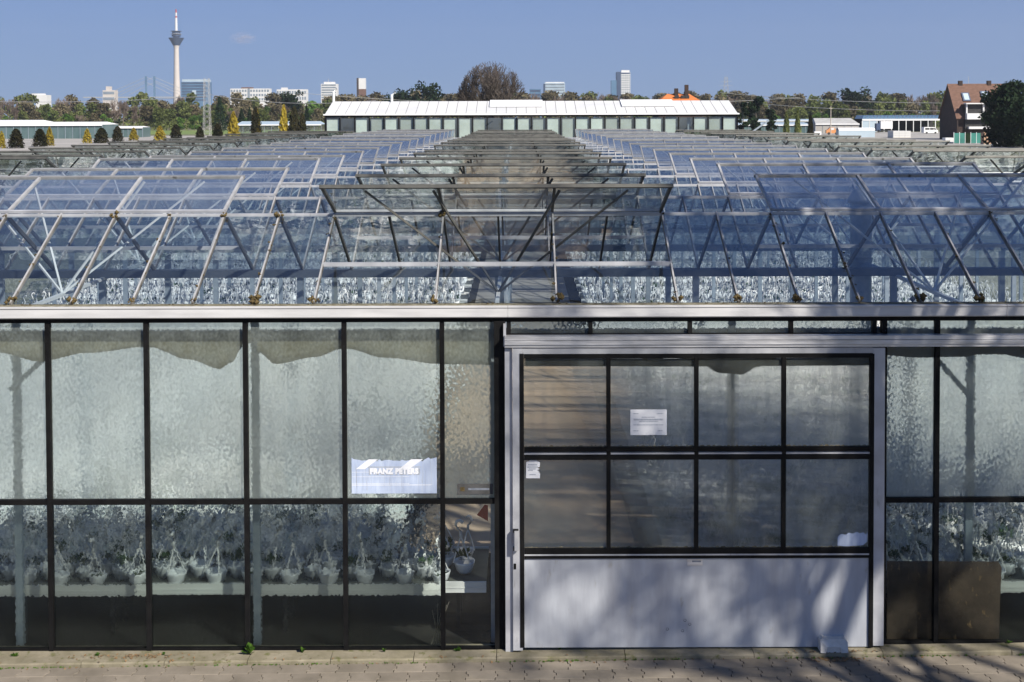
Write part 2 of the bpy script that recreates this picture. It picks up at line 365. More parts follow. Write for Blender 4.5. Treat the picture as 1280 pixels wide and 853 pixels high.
# kerb stones between pavement and facade
kr = empty('kerb', (0, YF-.2, 0)); tag(kr, 'low weathered concrete kerb at the foot of the greenhouse wall', kind='structure')
x = -14.3
while x < 15:
    ln = 1.0 if not (-1 < x < 6) else 1.55
    m = MB(); zz = zbase(x + ln/2) 
    p = [(-.10,-.25),(-.10,.035),(-.085,.05),(.10,.055),(.10,-.25)]
    def jag(): return rng.uniform(-.004,.004)
    n = 6
    for s in range(n+1):
        xx = x + .004 + (ln-.008)*s/n
        for (y, z) in p: m.v.append((xx, y + jag(), zbase(xx) + z + jag()))
    for s in range(n):
        for q in range(len(p)-1):
            i = s*len(p)+q; m.f.append((i, i+len(p), i+len(p)+1, i+1)); m.m.append(0)
    m.f += [tuple(range(len(p))), tuple(reversed(range(n*len(p), (n+1)*len(p))))]; m.m += [0, 0]
    m.build('kerb_stone', M['kerb'], kr); x += ln

gh = empty('greenhouse', (0, 0, 0))
tag(gh, 'long multi-span glass greenhouse with white gutter and open roof vents', 'greenhouse')

# ---- interior floor
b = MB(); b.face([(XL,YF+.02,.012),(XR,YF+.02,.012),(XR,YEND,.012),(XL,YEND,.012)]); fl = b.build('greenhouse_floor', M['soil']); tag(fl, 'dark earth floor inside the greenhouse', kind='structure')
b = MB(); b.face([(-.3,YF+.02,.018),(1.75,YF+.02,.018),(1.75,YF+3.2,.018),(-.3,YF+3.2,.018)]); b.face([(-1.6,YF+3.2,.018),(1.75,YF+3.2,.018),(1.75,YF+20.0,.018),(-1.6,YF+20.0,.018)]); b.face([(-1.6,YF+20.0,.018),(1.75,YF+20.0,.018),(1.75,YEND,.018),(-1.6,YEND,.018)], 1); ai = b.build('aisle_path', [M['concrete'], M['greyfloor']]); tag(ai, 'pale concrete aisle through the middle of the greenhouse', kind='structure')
# foundation strip below the glass
b = MB(); b.box(XL, XR, YF-.07, YF+.12, -.3, .06); b.build('foundation', M['kerb'], gh)

# ---- facade: mullions, rails, panes
FM = [-183, -61, 62, 184.5, 308, 431, 553]
zt = az(400, YF); zrail = az(625.5, YF)
def fx(px, py=520): return ax(px, YF, py)
def mull(x, z0, z1, wd=.055, mat='black', y0=YF-.05, y1=YF+.03):
    return MB().box(x-wd/2, x+wd/2, y0, y1, z0, z1).build('mullion', M[mat], gh)
def rail(x0, x1, z, ht=.06, mat='black', y0=YF-.045, y1=YF+.028, name='rail'):
    return MB().box(x0, x1, y0, y1, z-ht/2, z+ht/2).build(name, M[mat], gh)
xd0 = fx(624)
xsL = [fx(p) for p in FM] + [xd0]
for x in xsL[:-1]: mull(x, .0, zt)
MB().box(xd0-.06, xd0+.075, YF-.075, YF+.05, .0, zt).build('door_post', M['black'], gh)
pi_ = 0
def pane(x0, x1, z0, z1, mat, y=YF):
    m = MB(); m.box(x0, x1, y-.002, y+.002, z0, z1); 
    m = MB(); m.face([(x0,y,z0),(x1,y,z0),(x1,y,z1),(x0,y,z1)])
    return m.build('facade_pane', M[mat], gh)
rail(xsL[0], xd0-.06, zrail); rail(xsL[0], fx(1400), zt, .034); rail(xsL[0], xd0-.06, .06, .05, y0=YF-.04)
for i, (a, c) in enumerate(zip(xsL[:-1], xsL[1:])):
    a2, c2 = a+.0275, c-.0275 if i < len(xsL)-2 else c-.06
    pane(a2, c2, zrail+.03, zt-.017, 'hammered')
    pane(a2, c2, .085, zrail-.03, 'clearpane' if i == len(xsL)-2 else ('hammered2' if i == 3 else 'hammered3'))
# right of the door
xr0 = fx(1103.5)
xsR = [xr0, fx(1170), fx(1292), fx(1414)]
ztrk0, ztrk1 = az(435, YF), az(420, YF)
MB().box(xr0-.03, xr0+.03, YF-.06, YF+.04, .0, zt).build('door_post', M['black'], gh)
for x in xsR[1:]: mull(x, .0, zt)
rail(xr0+.03, xsR[-1], zrail); rail(xr0+.03, xsR[-1], zbase(5)+.03, .05, y0=YF-.04)
for a, c in zip(xsR[:-1], xsR[1:]):
    pane(a+.03, c-.0275, zrail+.03, zt-.017, 'hammered'); pane(a+.03, c-.0275, .1, zrail-.03, 'hammered2')
# fanlights above the door track
xt = [fx(p, 408) for p in (636, 738, 862, 988, 1092)]
zf0, zf1 = az(418.6, YF), zt
rail(xd0+.075, xr0-.03, zf0, .036)
for x in xt: mull(x, zf0+.018, zf1-.017, .05)
for a, c in zip(xt[:-1], xt[1:]): pane(a+.025, c-.025, zf0+.018, zf1-.017, 'fanlight')

# ---- front gutter in three lengths
gx = [XL, fx(635, 390), fx(1253, 390), XR]
zg0 = az(397.5, YF-.13)
for a, c in zip(gx[:-1], gx[1:]):
    m = MB(); yo = YF-.13
    prof = [(yo+.15,zg0),(yo+.01,zg0),(yo,zg0+.012),(yo,zg0+.118),(yo-.012,zg0+.125),(yo-.012,zg0+.142),(yo+.03,zg0+.145),(yo+.17,zg0+.15)]
    a += .002; c -= .002
    m.v = [(a,y,z) for y,z in prof] + [(c,y,z) for y,z in prof]; n = len(prof)
    m.f = [(i, i+n, i+n+1, i+1) for i in range(n-1)] + [(n-1, 2*n-1, n, 0), tuple(range(n)), tuple(reversed(range(n, 2*n)))]; m.f = [tuple(reversed(f)) for f in m.f]; m.m = [0]*len(m.f)
    m.build('gutter', M['gutter'], gh)
MB().box(XL, XR, YF-.09, YF+.05, zg0-.03, zg0-.002).build('eave_beam', M['black'], gh)
MB().box(XL, XR, YF-.10, YF+.05, ZG-.05, ZG+.012).build('glazing_seal', M['seal'], gh)

# ---- roof geometry
HS = SPAN/2
VL = 0.62                                # share of the slope that is vent
TY, TZ = HS*(1-.59), RISE*(1-.59)        # vent sill, measured from the gutter
def slot(i):                             # which vent slot a bay index lies in (k, offset) or None
    k = int(math.floor((i + 4) / 8)); return k, i - 8*k
SLOTS = [k for k in range(-2, 3)]
def bars_of(side):
    out = []
    for i in range(I0, I1+1):
        k, o = slot(i); front = (k % 2 == 0)
        if k in SLOTS and abs(o) < 3 and (front == (side == 'f')) and o % 2 == 0: continue
        out.append(i)
    return out
def panes_of(side):
    out = []; bl = bars_of(side)
    for a, c in zip(bl[:-1], bl[1:]):
        k, o = slot(a); short = k in SLOTS and -3 <= o < 3 and ((k % 2 == 0) == (side == 'f'))
        out.append((a, c, short))
    return out
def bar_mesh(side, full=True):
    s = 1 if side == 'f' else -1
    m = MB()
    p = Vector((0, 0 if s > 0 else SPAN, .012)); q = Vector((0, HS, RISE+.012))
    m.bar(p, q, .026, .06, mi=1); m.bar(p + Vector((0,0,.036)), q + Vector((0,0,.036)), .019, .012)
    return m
bm_f, bm_b = bar_mesh('f').mesh('glazing_bar', [M['alu_bar'], M['bar_side']]), bar_mesh('b').mesh('glazing_bar', [M['alu_bar'], M['shaded_metal']])  # bar bodies coloured dark for moss and shade, caps left light
_pc = {}
def pane_mesh(side, nb, short):
    key = (side, nb, short)
    if key not in _pc:
        wd = BAY*nb
        y0, z0, y1, z1 = 0, 0, (TY if short else HS), (TZ if short else RISE)
        if side == 'b': y0, y1 = SPAN - y0, SPAN - y1
        lap = .0
        m = MB(); m.face([(.02,y0,z0+.02),(wd-.02,y0,z0+.02),(wd-.02,y1,z1+.02),(.02,y1,z1+.02)])
        _pc[key] = m.mesh('roof_pane', M['roofglass'])
    return _pc[key]
farB, farP = MB(), MB()
NF, NB = 6, 2
for n in range(NSP):
    yg = YF + SPAN*n; 
    half = .47*(yg + HS) + 1.0
    MB().box(XL, XR, yg+HS-.022, yg+HS+.022, ZR-.005, ZR+.04).build('ridge_beam', M['alu'], gh)
    if n: MB().box(XL, XR, yg-.09, yg+.09, ZG-.10, ZG+.01).build('roof_gutter', M['dkgutter'], gh)
    for side in 'fb':
        ind = n < (NF if side == 'f' else NB)
        for i in bars_of(side):
            if ind and abs(bx(i)) < half:
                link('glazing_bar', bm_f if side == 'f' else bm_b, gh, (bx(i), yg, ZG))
            else:
                p = Vector((bx(i), yg + (0 if side == 'f' else SPAN), ZG+.02)); q = Vector((bx(i), yg+HS, ZR+.02))
                farB.bar(p, q, .028, .06)
        for a, c, short in panes_of(side):
            nb = c - a
            if ind and abs(bx(a)) < half:
                link('roof_pane', pane_mesh(side, nb, short), gh, (bx(a), yg, ZG + rng.uniform(-.002,.002)), (rng.uniform(-.0025,.0025), rng.uniform(-.0025,.0025), 0))
            else:
                y0, z0, y1, z1 = yg, ZG+.02, yg + (TY if short else HS), ZG+.02 + (TZ if short else RISE)
                if side == 'b': y0, y1 = 2*yg + SPAN - y0, 2*yg + SPAN - y1
                j = lambda: rng.uniform(-.004, .004)
                farP.face([(bx(a)+.02,y0,z0+j()),(bx(c)-.02,y0,z0+j()),(bx(c)-.02,y1,z1+j()),(bx(a)+.02,y1,z1+j())])
            if short:
                ys, zs = TY, TZ
                if side == 'b': ys = SPAN - ys
                if ind and abs(bx(a)) < half: MB().box(0, BAY*nb, -.025, .025, 0, .05).build('vent_sill', M['alu'], gh, loc=(bx(a), yg+ys, ZG+zs))
                else: farB.box(bx(a), bx(c), yg+ys-.025, yg+ys+.025, ZG+zs, ZG+zs+.05)
tag(farB.build('outer_glazing_bars', M['alu_bar'], gh), kind='stuff'); tag(farP.build('outer_roof_glazing', M['roofglass'], gh), kind='stuff')

# ---- vents: hinged at the ridge, three panes wide, pushed open by a fan of rods
VLEN = math.hypot(HS*.59, RISE*.59) + .03
VW = BAY*6
def vent_geo(front, ang):
    s = -1 if front else 1
    dy, dz = s*VLEN*math.cos(ang), VLEN*math.sin(ang)
    h = Vector((0, s*.04, .07)); e = h + Vector((0, dy, dz))
    return h, e
def vent_parts(front, ang):
    h, e = vent_geo(front, ang); x = [-VW/2 + .02 + k*(VW-.04)/3 for k in range(4)]
    up = (e - h).cross(Vector((1,0,0))).normalized()
    if up.z < 0: up = -up
    fr = MB().bar(Vector((x[0]-.03, e.y, e.z)), Vector((x[3]+.03, e.y, e.z)), .045, .045, up)
    hr = MB().bar(Vector((x[0], h.y, h.z)), Vector((x[3], h.y, h.z)), .04, .035, up)
    bars = [MB().bar(Vector((xx, h.y, h.z)), Vector((xx, e.y, e.z)), .036, .045, up) for xx in x]
    gl = [MB().face([(a+.02,h.y,h.z),(c-.02,h.y,h.z),(c-.02,e.y,e.z),(a+.02,e.y,e.z)]) for a, c in zip(x[:-1], x[1:])]
    foot = Vector((0, 0, -RISE-.10)); rods = []
    for xx in (-VW*.375, -VW*.18, VW*.18, VW*.375):
        t = h.lerp(e, .93); rods.append(MB().bar(foot, Vector((xx, t.y, t.z - .03)), .026, .026))
    return fr, hr, bars, gl, rods
protos = {}
def proto(front, ang, full):
    key = (front, ang, full)
    if key in protos: return protos[key]
    fr, hr, bars, gl, rods = vent_parts(front, ang)
    rodm = 'shaded_metal' if front else 'steel_int'; vm = 'shaded_metal' if front else 'alu_bar'  # front vent metal coloured dark as shaded, back vents pale as sunlit
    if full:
        protos[key] = dict(rail=fr.mesh('vent_rail', M['shaded_metal' if front else 'alu_vent']), hinge=hr.mesh('hinge_rail', M['alu']), bar=[q.mesh('vent_bar', M[vm]) for q in bars], pane=[q.mesh('vent_pane', M['ventglass' if front else 'ventglass_b']) for q in gl], rod=[q.mesh('push_rod', M[rodm]) for q in rods])
    else:
        m = MB()
        def add(q, mi):
            o = len(m.v); m.v += q.v; m.f += [tuple(i+o for i in f) for f in q.f]; m.m += [mi]*len(q.f)
        add(fr, 0); add(hr, 0)
        for q in bars: add(q, 0)
        for q in gl: add(q, 1)
        for q in rods: add(q, 2)
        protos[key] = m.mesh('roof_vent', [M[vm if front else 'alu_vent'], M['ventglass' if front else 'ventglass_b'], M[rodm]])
    return protos[key]
for n in range(NSP):
    yr = YF + SPAN*n + HS
    for k in SLOTS:
        front = k % 2 == 0; c = bx(8*k)
        ang = R((19, 20.5, 22)[1 if n == 0 else rng.randrange(3)]) if front else R((19.5, 21, 22.5)[1 if n == 0 else rng.randrange(3)])
        if n < 5 and abs(c) < .47*yr + 2.5:
            d = proto(front, ang, True); v = empty('roof_vent', (c, yr, ZR)); v.parent = gh
            link('vent_rail', d['rail'], v); link('hinge_rail', d['hinge'], v)
            for q in d['bar']: link('vent_bar', q, v)
            for q in d['pane']: link('vent_pane', q, v)
            for q in d['rod']: link('push_rod', q, v)
        else:
            link('roof_vent', proto(front, ang, False), gh, (c, yr, ZR))
for k in SLOTS:
    MB().box(bx(8*k)-.025, bx(8*k)+.025, YF+.3, YEND-.3, ZG-.13, ZG-.085).build('drive_rail', M['steel_int'], gh)
# moss on the front bars
ms = MB(); r2 = random.Random(5)
def clump(p, s):
    for _ in range(7):
        c = Vector(p) + Vector((r2.uniform(-s,s)*.8, r2.uniform(-s,s), r2.uniform(-.2*s,.8*s))); q = s*r2.uniform(.3,.6)
        o = len(ms.v); d = [Vector((r2.uniform(.6,1.2),0,0)), Vector((-r2.uniform(.6,1.2),0,0)), Vector((0,r2.uniform(.6,1.2),0)), Vector((0,-r2.uniform(.6,1.2),0)), Vector((0,0,r2.uniform(.6,1.1))), Vector((0,0,-1))]
        ms.v += [tuple(c + e*q) for e in d]
        for f in ((0,2,4),(2,1,4),(1,3,4),(3,0,4),(2,0,5),(1,2,5),(3,1,5),(0,3,5)): ms.f.append(tuple(o+i for i in f)); ms.m.append(0)
for i in bars_of('f'):
    if abs(bx(i)) > 8: continue
    clump((bx(i), YF+.03, ZG+.05), r2.choice([.045,.065,.085]))
    if r2.random() < .6: clump((bx(i), YF+HS-.06, ZR+.02), r2.choice([.03,.045,.06]))
    for _ in range(r2.randrange(2, 9)):
        t = r2.random(); clump((bx(i)+.018*r2.choice([-1,1]), YF+HS*t, ZG+RISE*t+.045), r2.uniform(.012,.028))
for _ in range(90):
    x = r2.uniform(-7.5, 7.5); clump((x, YF-.03, ZG+.015), r2.uniform(.006,.016))
tag(ms.build('moss', M['moss'], gh), kind='stuff')

# ---- inside: posts, gable walls, screen roll
pm_ = MB().box(-.045,.045,-.04,.04, 0, ZG-.1).mesh('post', M['galv']); farPost = MB()
for n in range(0, NSP+1):
    yg = YF + SPAN*n
    for j in range(-7, 8):
        x = fx(314) + 2.96*(j + 1)
        if x < XL or x > XR: continue
        if n == 0: link('post', pm_, gh, (x, YF+.3, 0))
        elif n < 8 and abs(x) < .46*yg + .5 : link('post', pm_, gh, (x, yg, 0))
        else: farPost.box(x-.03, x+.03, yg-.03, yg+.03, 0, ZG-.1)
tag(farPost.build('outer_posts', M['galv'], gh), kind='stuff')
for x in (XL, XR):
    MB().face([(x,YF,.1),(x,YEND,.1),(x,YEND,ZG),(x,YF,ZG)]).build('side_wall', M['sideglass'], gh)
    m = MB()
    for n in range(NSP):
        yg = YF+SPAN*n; m.face([(x,yg,ZG),(x,yg+SPAN,ZG),(x,yg+HS,ZR)])
    tag(m.build('side_gable_glazing', M['sideglass'], gh), kind='stuff')
for y in (YF+1.6, ):
    pass
# corner braces of the front posts
for px in (5, 1222):
    x = fx(px); MB().bar((x, YF+.25, az(505 if px > 600 else 490, YF)), (x+(.62 if px < 600 else -.62), YF+.25, az(432, YF)), .05, .12, (0,1,0)).build('corner_brace', M['galv'], gh)
MB().box(fx(-80), fx(1400), YF+.28, YF+.36, az(426, YF+.3), az(411, YF+.3)).build('cross_beam', M['dkgutter'], gh)
# rolled energy screen with sagging film edge
def film(name, pts, ztop, mat, y):
    m = MB(); n = len(pts); seg = []
    for (p, q), (r_, s) in zip(pts[:-1], pts[1:]):
        for t in np.linspace(0, 1, 7)[:-1]:
            e = t*t*(3-2*t); seg.append((p + (r_-p)*t, q + (s-q)*e))
    seg.append(pts[-1])
    for k, (px, py) in enumerate(seg):
        x = ax(px, y, py); wv = .012*math.sin(k*.9) + .008*math.sin(k*2.3)
        for dy in (0, .012): m.v += [(x, y + dy, az(ztop, y, px)), (x, y + dy + wv*.6, (az(ztop, y, px)+az(py, y, px))/2), (x, y + dy + wv, az(py, y, px))]
    for k in range(len(seg)-1):
        a = 6*k; c = a + 6
        m.f += [(a, c, c+1, a+1), (a+1, c+1, c+2, a+2), (a+3, a+4, c+4, c+3), (a+4, a+5, c+5, c+4), (a+2, c+2, c+5, a+5)]; m.m += [0]*5
    o = m.build(name, M[mat], sr, smooth=True); return o
sr = empty('screen_roll', (0, YF+.16, az(418, YF+.16)))
tag(sr, 'rolled shade screen with sagging cream edge inside the greenhouse front', 'shade screen')
def srb(px0, px1, py, r, mat='greyfilm'):
    z = az(py, YF+.16); o = MB().tube([(ax(px0, YF+.16), YF+.14, z), (ax((px0+px1)/2, YF+.16), YF+.14, z-.01), (ax(px1, YF+.16), YF+.14, z)], r, 12).build('roller', M[mat], sr, smooth=True)
    o.matrix_parent_inverse = sr.matrix_world.inverted(); return o
bpy.context.view_layer.update()
srb(-80, 616, 419, .08); srb(655, 1088, 452, .05); srb(1107, 1400, 437, .06)
for pts in ([(-80,452),(0,441),(50,452),(110,441),(182,434)], [(186,434),(235,449),(275,461),(290,453),(303,434)], [(322,440),(345,455),(395,446),(429,436)], [(433,436),(480,447),(550,455),(614,456)]):
    o = film('screen_film', pts, 427, 'cream', YF+.06); o.matrix_parent_inverse = sr.matrix_world.inverted()
for pts, zt_, mt in (([(765,447),(800,447),(812,453),(835,447)], 445, 'greyfilm'), ([(838,447),(868,450),(900,466),(925,468),(950,458),(972,447)], 445, 'greyfilm'), ([(1100,444),(1150,447),(1200,446),(1240,441),(1290,449),(1400,446)], 432, 'greyfilm')):
    o = film('screen_film', pts, zt_, mt, YF+.06); o.matrix_parent_inverse = sr.matrix_world.inverted()

# ---- the sliding door
YD = YF - .17
door = empty('sliding_door', (0, YD, 0)); door.parent = gh
def dpart(name, px0, px1, py0, py1, y0, y1, mat, pyref=None):
    x0, x1 = ax(px0, YD, 620), ax(px1, YD, 620); z0, z1 = az(py1, YD, (px0+px1)/2), az(py0, YD, (px0+px1)/2)
    o = MB().box(x0, x1, y0 - YD, y1 - YD, z0, z1).build(name, M[mat], door); return o
# frame: stiles and rails
dpart('stile', 641, 653, 434.5, 812, YD-.03, YD+.04, 'alu'); dpart('stile', 1089.5, 1104.5, 434.5, 806, YD-.03, YD+.04, 'alu')
dpart('top_rail', 653.2, 1089.3, 434.5, 441.5, YD-.03, YD+.04, 'alu')
for px in (652.5, 760.5, 870, 979, 1088.5): dpart('glazing_bar', px-2.6, px+2.6, 441.7, 690 if 653 < px < 1088 else 808, YD-.037, YD+.02, 'black')
for py, h in ((444.5, 2.7), (561, 2.8), (571, 2.8), (688, 3.4), (695, 2.0)): dpart('glazing_rail', 655.3, 1085.7, py-h, py+h, YD-.033, YD+.018, 'black')
for py in (566, 692.2): dpart('bead', 655.3, 1085.7, py-.9, py+.9, YD-.036, YD+.01, 'alu')
xs_ = (655, 758, 763, 867.5, 872.5, 976.5, 981.5, 1086)
for r_ in ((447.2, 558.4), (573.8, 684.8)):
    for q in range(4):
        x0, x1 = ax(xs_[2*q], YD, 600), ax(xs_[2*q+1], YD, 600); z0, z1 = az(r_[1], YD), az(r_[0], YD)
        MB().face([(x0,0,z0),(x1,0,z0),(x1,0,z1),(x0,0,z1)]).build('door_pane', M['fluted'], door)
        # dirt along the lower bead
        m = MB(); px = x0
        while px < x1 - .01:
            w_ = min(rng.uniform(.03,.09), x1-px); h_ = rng.uniform(.004,.018); m.face([(px,-.004,z0),(px+w_,-.004,z0),(px+w_*.7,-.004,z0+h_),(px+w_*.3,-.004,z0+h_*rng.uniform(.6,1))]); px += w_
        tag(m.build('bead_dirt', M['seal'], door), kind='stuff')
pn = dpart('kick_panel', 655.2, 1085.8, 697.2, 808.5, YD-.012, YD+.012, 'panel')
dpart('maker_plate', 859, 878, 698.5, 706.5, YD-.018, YD-.013, 'alu_rail'); dpart('plate_print', 865, 876, 700.2, 702.2, YD-.0195, YD-.0185, 'print')
# handle and keyhole
dpart('handle_lug', 641.5, 648, 660, 663.5, YD-.075, YD-.03, 'black'); dpart('handle_lug', 641.5, 648, 682, 686, YD-.075, YD-.03, 'black')
dpart('handle', 643, 648.2, 661, 685.5, YD-.095, YD-.072, 'alu'); dpart('keyhole', 642, 645, 703.5, 710.5, YD-.036, YD-.0302, 'black')
for px, py in ((834,786),(856,775),(853,788),(862,780)):
    x, z = ax(px, YD, py), az(py, YD, px); MB().lathe([(0,-.004),(.012,-.003),(.018,.0)], (0,0,0), 8).build('dent', M['dark'], door, loc=(x,-.014,z), rot=(R(90),0,0))
# fixed jamb and track
MB().box(ax(631.5,YF-.1,600), ax(640.6,YF-.1,600), YF-.16, YF-.08, -.05, az(434.5,YF-.1)).build('door_jamb', M['alu'], gh)
m = MB(); x0, x1 = ax(631, YD), ax(1400, YD); za, zb_ = az(434, YD), az(420, YD); h = zb_-za
for (u, v, d_) in ((0,.22,.045),(.26,.62,.06),(.66,1.0,.05)): m.box(x0, x1, YD-d_, YD+.06, za+h*u, za+h*v)
m.box(x0+.004, x1-.004, YD-.03, YD+.055, za+.004, zb_-.004); m.build('door_track', M['alu_rail'], gh)
MB().box(ax(629.5,YF-.1), ax(632.8,YF-.1), YF-.13, YF-.055, za, zt-.03).build('door_jamb', M['alu'], gh)
# ================================================================== THINGS AT AND BEHIND THE FRONT
def slabthing(name, px0, px1, py0, py1, y, th, mat, label, cat, outline=None):
    """a flat sheet (paper, sign) at its real place; outline = points in 0..1 sheet coordinates"""
    c = at((px0+px1)/2, (py0+py1)/2, y); t = empty(name, c); tag(t, label, cat)
    wd = ax(px1, y, py0) - ax(px0, y, py0); ht = az(py0, y, px0) - az(py1, y, px0)
    outline = outline or [(0,0),(1,0),(1,1),(0,1)]
    m = MB(); n = len(outline); P = [((u-.5)*wd, (v-.5)*ht) for u, v in outline]
    m.v = [(x,-th,z) for x,z in P] + [(x,0,z) for x,z in P]; m.f = [tuple(range(n)), tuple(reversed(range(n,2*n)))] + [(i, i+n, (i+1)%n+n, (i+1)%n) for i in range(n)]; m.m = [0]*len(m.f)
    m.build('sheet', M[mat], t); return t, wd, ht
def printbar(t, x0, x1, z, h, mat, y=-.004, name='print_line'):
    return MB().box(x0, x1, y-.0006, y, z-h/2, z+h/2).build(name, M[mat], t)
YP = YD - .006
t, wd, ht = slabthing('paper_notice', 788, 833.5, 512, 544, YP, .002, 'paper', 'white printed paper notice on the upper door panes', 'notice')
for (a, c, v, h) in ((.08,.22,.84,.02),(.74,.9,.84,.02),(.31,.69,.70,.02),(.09,.9,.625,.02),(.09,.9,.59,.016),(.24,.76,.535,.02),(.08,.9,.40,.02),(.08,.22,.17,.02),(.76,.9,.17,.02)):
    x = (a-.5)*wd
    while x < (c-.5)*wd - .004:
        l = min(rng.uniform(.012,.04), (c-.5)*wd - x); printbar(t, x, x+l, (v-.5)*ht, h*ht*1.3, 'darkprint'); x += l + .006
o = [(0,0),(1,0),(1,.28),(.86,.33),(.97,.37),(.78,.42),(.98,.50),(.8,.55),(.98,.62),(1,.84),(.82,.9),(.78,.98),(.3,1),(.2,.9),(.02,.86)]
t, wd, ht = slabthing('torn_sticker', 657.5, 675, 574.5, 598, YP, .002, 'paper', 'small torn white sticker in the corner of a lower door pane', 'sticker', o)
for v, a, c in ((.72,.15,.8),(.6,.1,.85),(.5,.2,.7),(.42,.15,.5),(.2,.25,.7)): printbar(t, (a-.5)*wd, (c-.5)*wd, (v-.5)*ht, .05*ht, 'darkprint')
o = [(0,.05),(.3,0),(.85,.08),(.98,.3),(1,.98),(.93,.80),(.86,.97),(.72,.9),(.66,1),(.5,.88),(.36,.94),(.28,.8),(.12,.86),(.06,.78),(0,.62)]
slabthing('torn_paper', 1047, 1084.5, 665, 683, YP, .002, 'bluish', 'torn strip of pale blue paper low on the last door pane', 'paper', o)
# the painted name sign inside the pane
r3 = random.Random(3); top = []
u = 1.0
while u > 0: top.append((u, 1 - r3.uniform(0, .07) - (.04 if .12 < u < .9 else 0))); u -= r3.uniform(.02,.05)
YS = YF - .012
t, wd, ht = slabthing('name_sign', 439.5, 546, 572, 617, YS, .003, 'bluish', 'faded blue and white sign reading FRANZ PETERS behind the front glass', 'sign', [(0,0),(1,0),(1,1)] + top[1:] + [(0,1)])
for a in ((.05,.68,.2,.95,.31,.95,.16,.68), (.57,.70,.70,.95,.84,.95,.69,.70)):
    P = [((a[i]-.5)*wd, -.0045, (a[i+1]-.5)*ht) for i in range(0, 8, 2)]
    m = MB(); m.v = P + [(x,-.003,z) for x,_,z in P]; m.f = [(0,3,2,1)[::-1], (4,5,6,7)[::-1]] + [(i,(i+1)%4,(i+1)%4+4,i+4) for i in range(4)]; m.m=[0]*6
    m.build('light_beam', M['signwhite'], t)
printbar(t, -.31*wd, .31*wd, .235*ht, .03*ht, 'darkprint', -.0034, 'name_rule')
def text(body, size, parent, loc, mat, wide=1.0, bold=.004):
    cu = bpy.data.curves.new('lettering', 'FONT'); cu.body = body; cu.size = size; cu.align_x = 'CENTER'; cu.align_y = 'CENTER'; cu.extrude = .0006; cu.offset = bold; cu.space_character = 1.12
    o = bpy.data.objects.new('tmp', cu); col.objects.link(o); bpy.context.view_layer.update()
    me = bpy.data.meshes.new_from_object(o.evaluated_get(bpy.context.evaluated_depsgraph_get())); bpy.data.objects.remove(o); bpy.data.curves.remove(cu)
    me.materials.clear(); me.materials.append(M[mat])
    return link('lettering', me, parent, loc, (R(90),0,0), (wide,1,1))
for k_ in range(22):
    u_ = r3.uniform(.04,.96); v0 = r3.uniform(0,.3); v1 = r3.uniform(.35,.98); w_ = r3.uniform(.0012,.003)
    MB().bar(((u_-.5)*wd,-.0036,(v0-.5)*ht),((u_+r3.uniform(-.02,.02)-.5)*wd,-.0036,(v1-.5)*ht),w_,.0008,(0,1,0)).build('crack', M['darkprint'], t)
for k_ in range(5): printbar(t, -.5*wd, (.5-r3.random()*.4)*wd, r3.uniform(-.45,.2)*ht, .004, 'signwhite', -.0032, 'scuff')
text('FRANZ PETERS', .092, t, (0, -.0052, .115*ht), 'signwhite', .88, .007)
text('FRANZ PETERS', .098, t, (.004, -.0041, .10*ht), 'darkprint', .87, .008)
# small dark sticker beside the post
t, wd, ht = slabthing('dark_sticker', 572, 616, 605, 618, YF-.008, .002, 'greyfilm', 'small dark grey sticker at the foot of the narrow upper pane', 'sticker')
MB().bar((-.42*wd, -.003, 0), (-.30*wd, -.003, 0), .05, .002, (0,1,0)).build('emblem', M['moss'], t); printbar(t, -.2*wd, .4*wd, 0, .2*ht, 'print', -.0025)

# kerb block, rusty board, loose bits
c = at(1040, 806, YF-.2)
blk = empty('kerb_block', (c.x, YF-.21, zbase(c.x)+.055)); tag(blk, 'pale concrete block standing on the kerb before the door', 'concrete block')
m = MB(); P = [(-.165,0),(-.10,0),(-.09,.07),(.07,.07),(.085,0),(.165,0),(.165,.12),(.13,.165),(.09,.155),(-.09,.155),(-.13,.17),(-.165,.14)]
n = len(P); m.v = [(x + rng.uniform(-.004,.004), -.10 + (0 if z < .1 else .03), z) for x,z in P] + [(x,.10 - (0 if z < .1 else .02),z) for x,z in P]
m.f = [tuple(range(n)), tuple(reversed(range(n,2*n)))] + [(i, i+n, (i+1)%n+n, (i+1)%n) for i in range(n)]; m.m = [0]*len(m.f); m.build('block_body', M['stone'], blk)
MB().box(-.10,.085,-.085,.06,0.0,.068).build('block_core', M['stone'], blk)
bd = empty('rusty_board', (ax(1180, YF+.13), YF+.13, .03)); tag(bd, 'dark rust-brown board leaning behind the glass beside the door', 'board')
xa, xb_ = ax(1108, YF+.13, 750) - bd.location.x, ax(1251, YF+.13, 750) - bd.location.x; zt_ = az(702, YF+.13, 1180) - .03
m = MB(); P = [(xa,0),(xb_-.03,0),(xb_-.02,zt_*.5),(xb_,zt_-.07),(xb_-.04,zt_),(xa,zt_+.01)]; n = len(P)
m.v = [(x,-.012,z) for x,z in P] + [(x,.012,z) for x,z in P]; m.f = [tuple(range(n)), tuple(reversed(range(n,2*n)))] + [(i, i+n, (i+1)%n+n, (i+1)%n) for i in range(n)]; m.m=[0]*len(m.f)
m.build('board_sheet', M['rust'], bd)
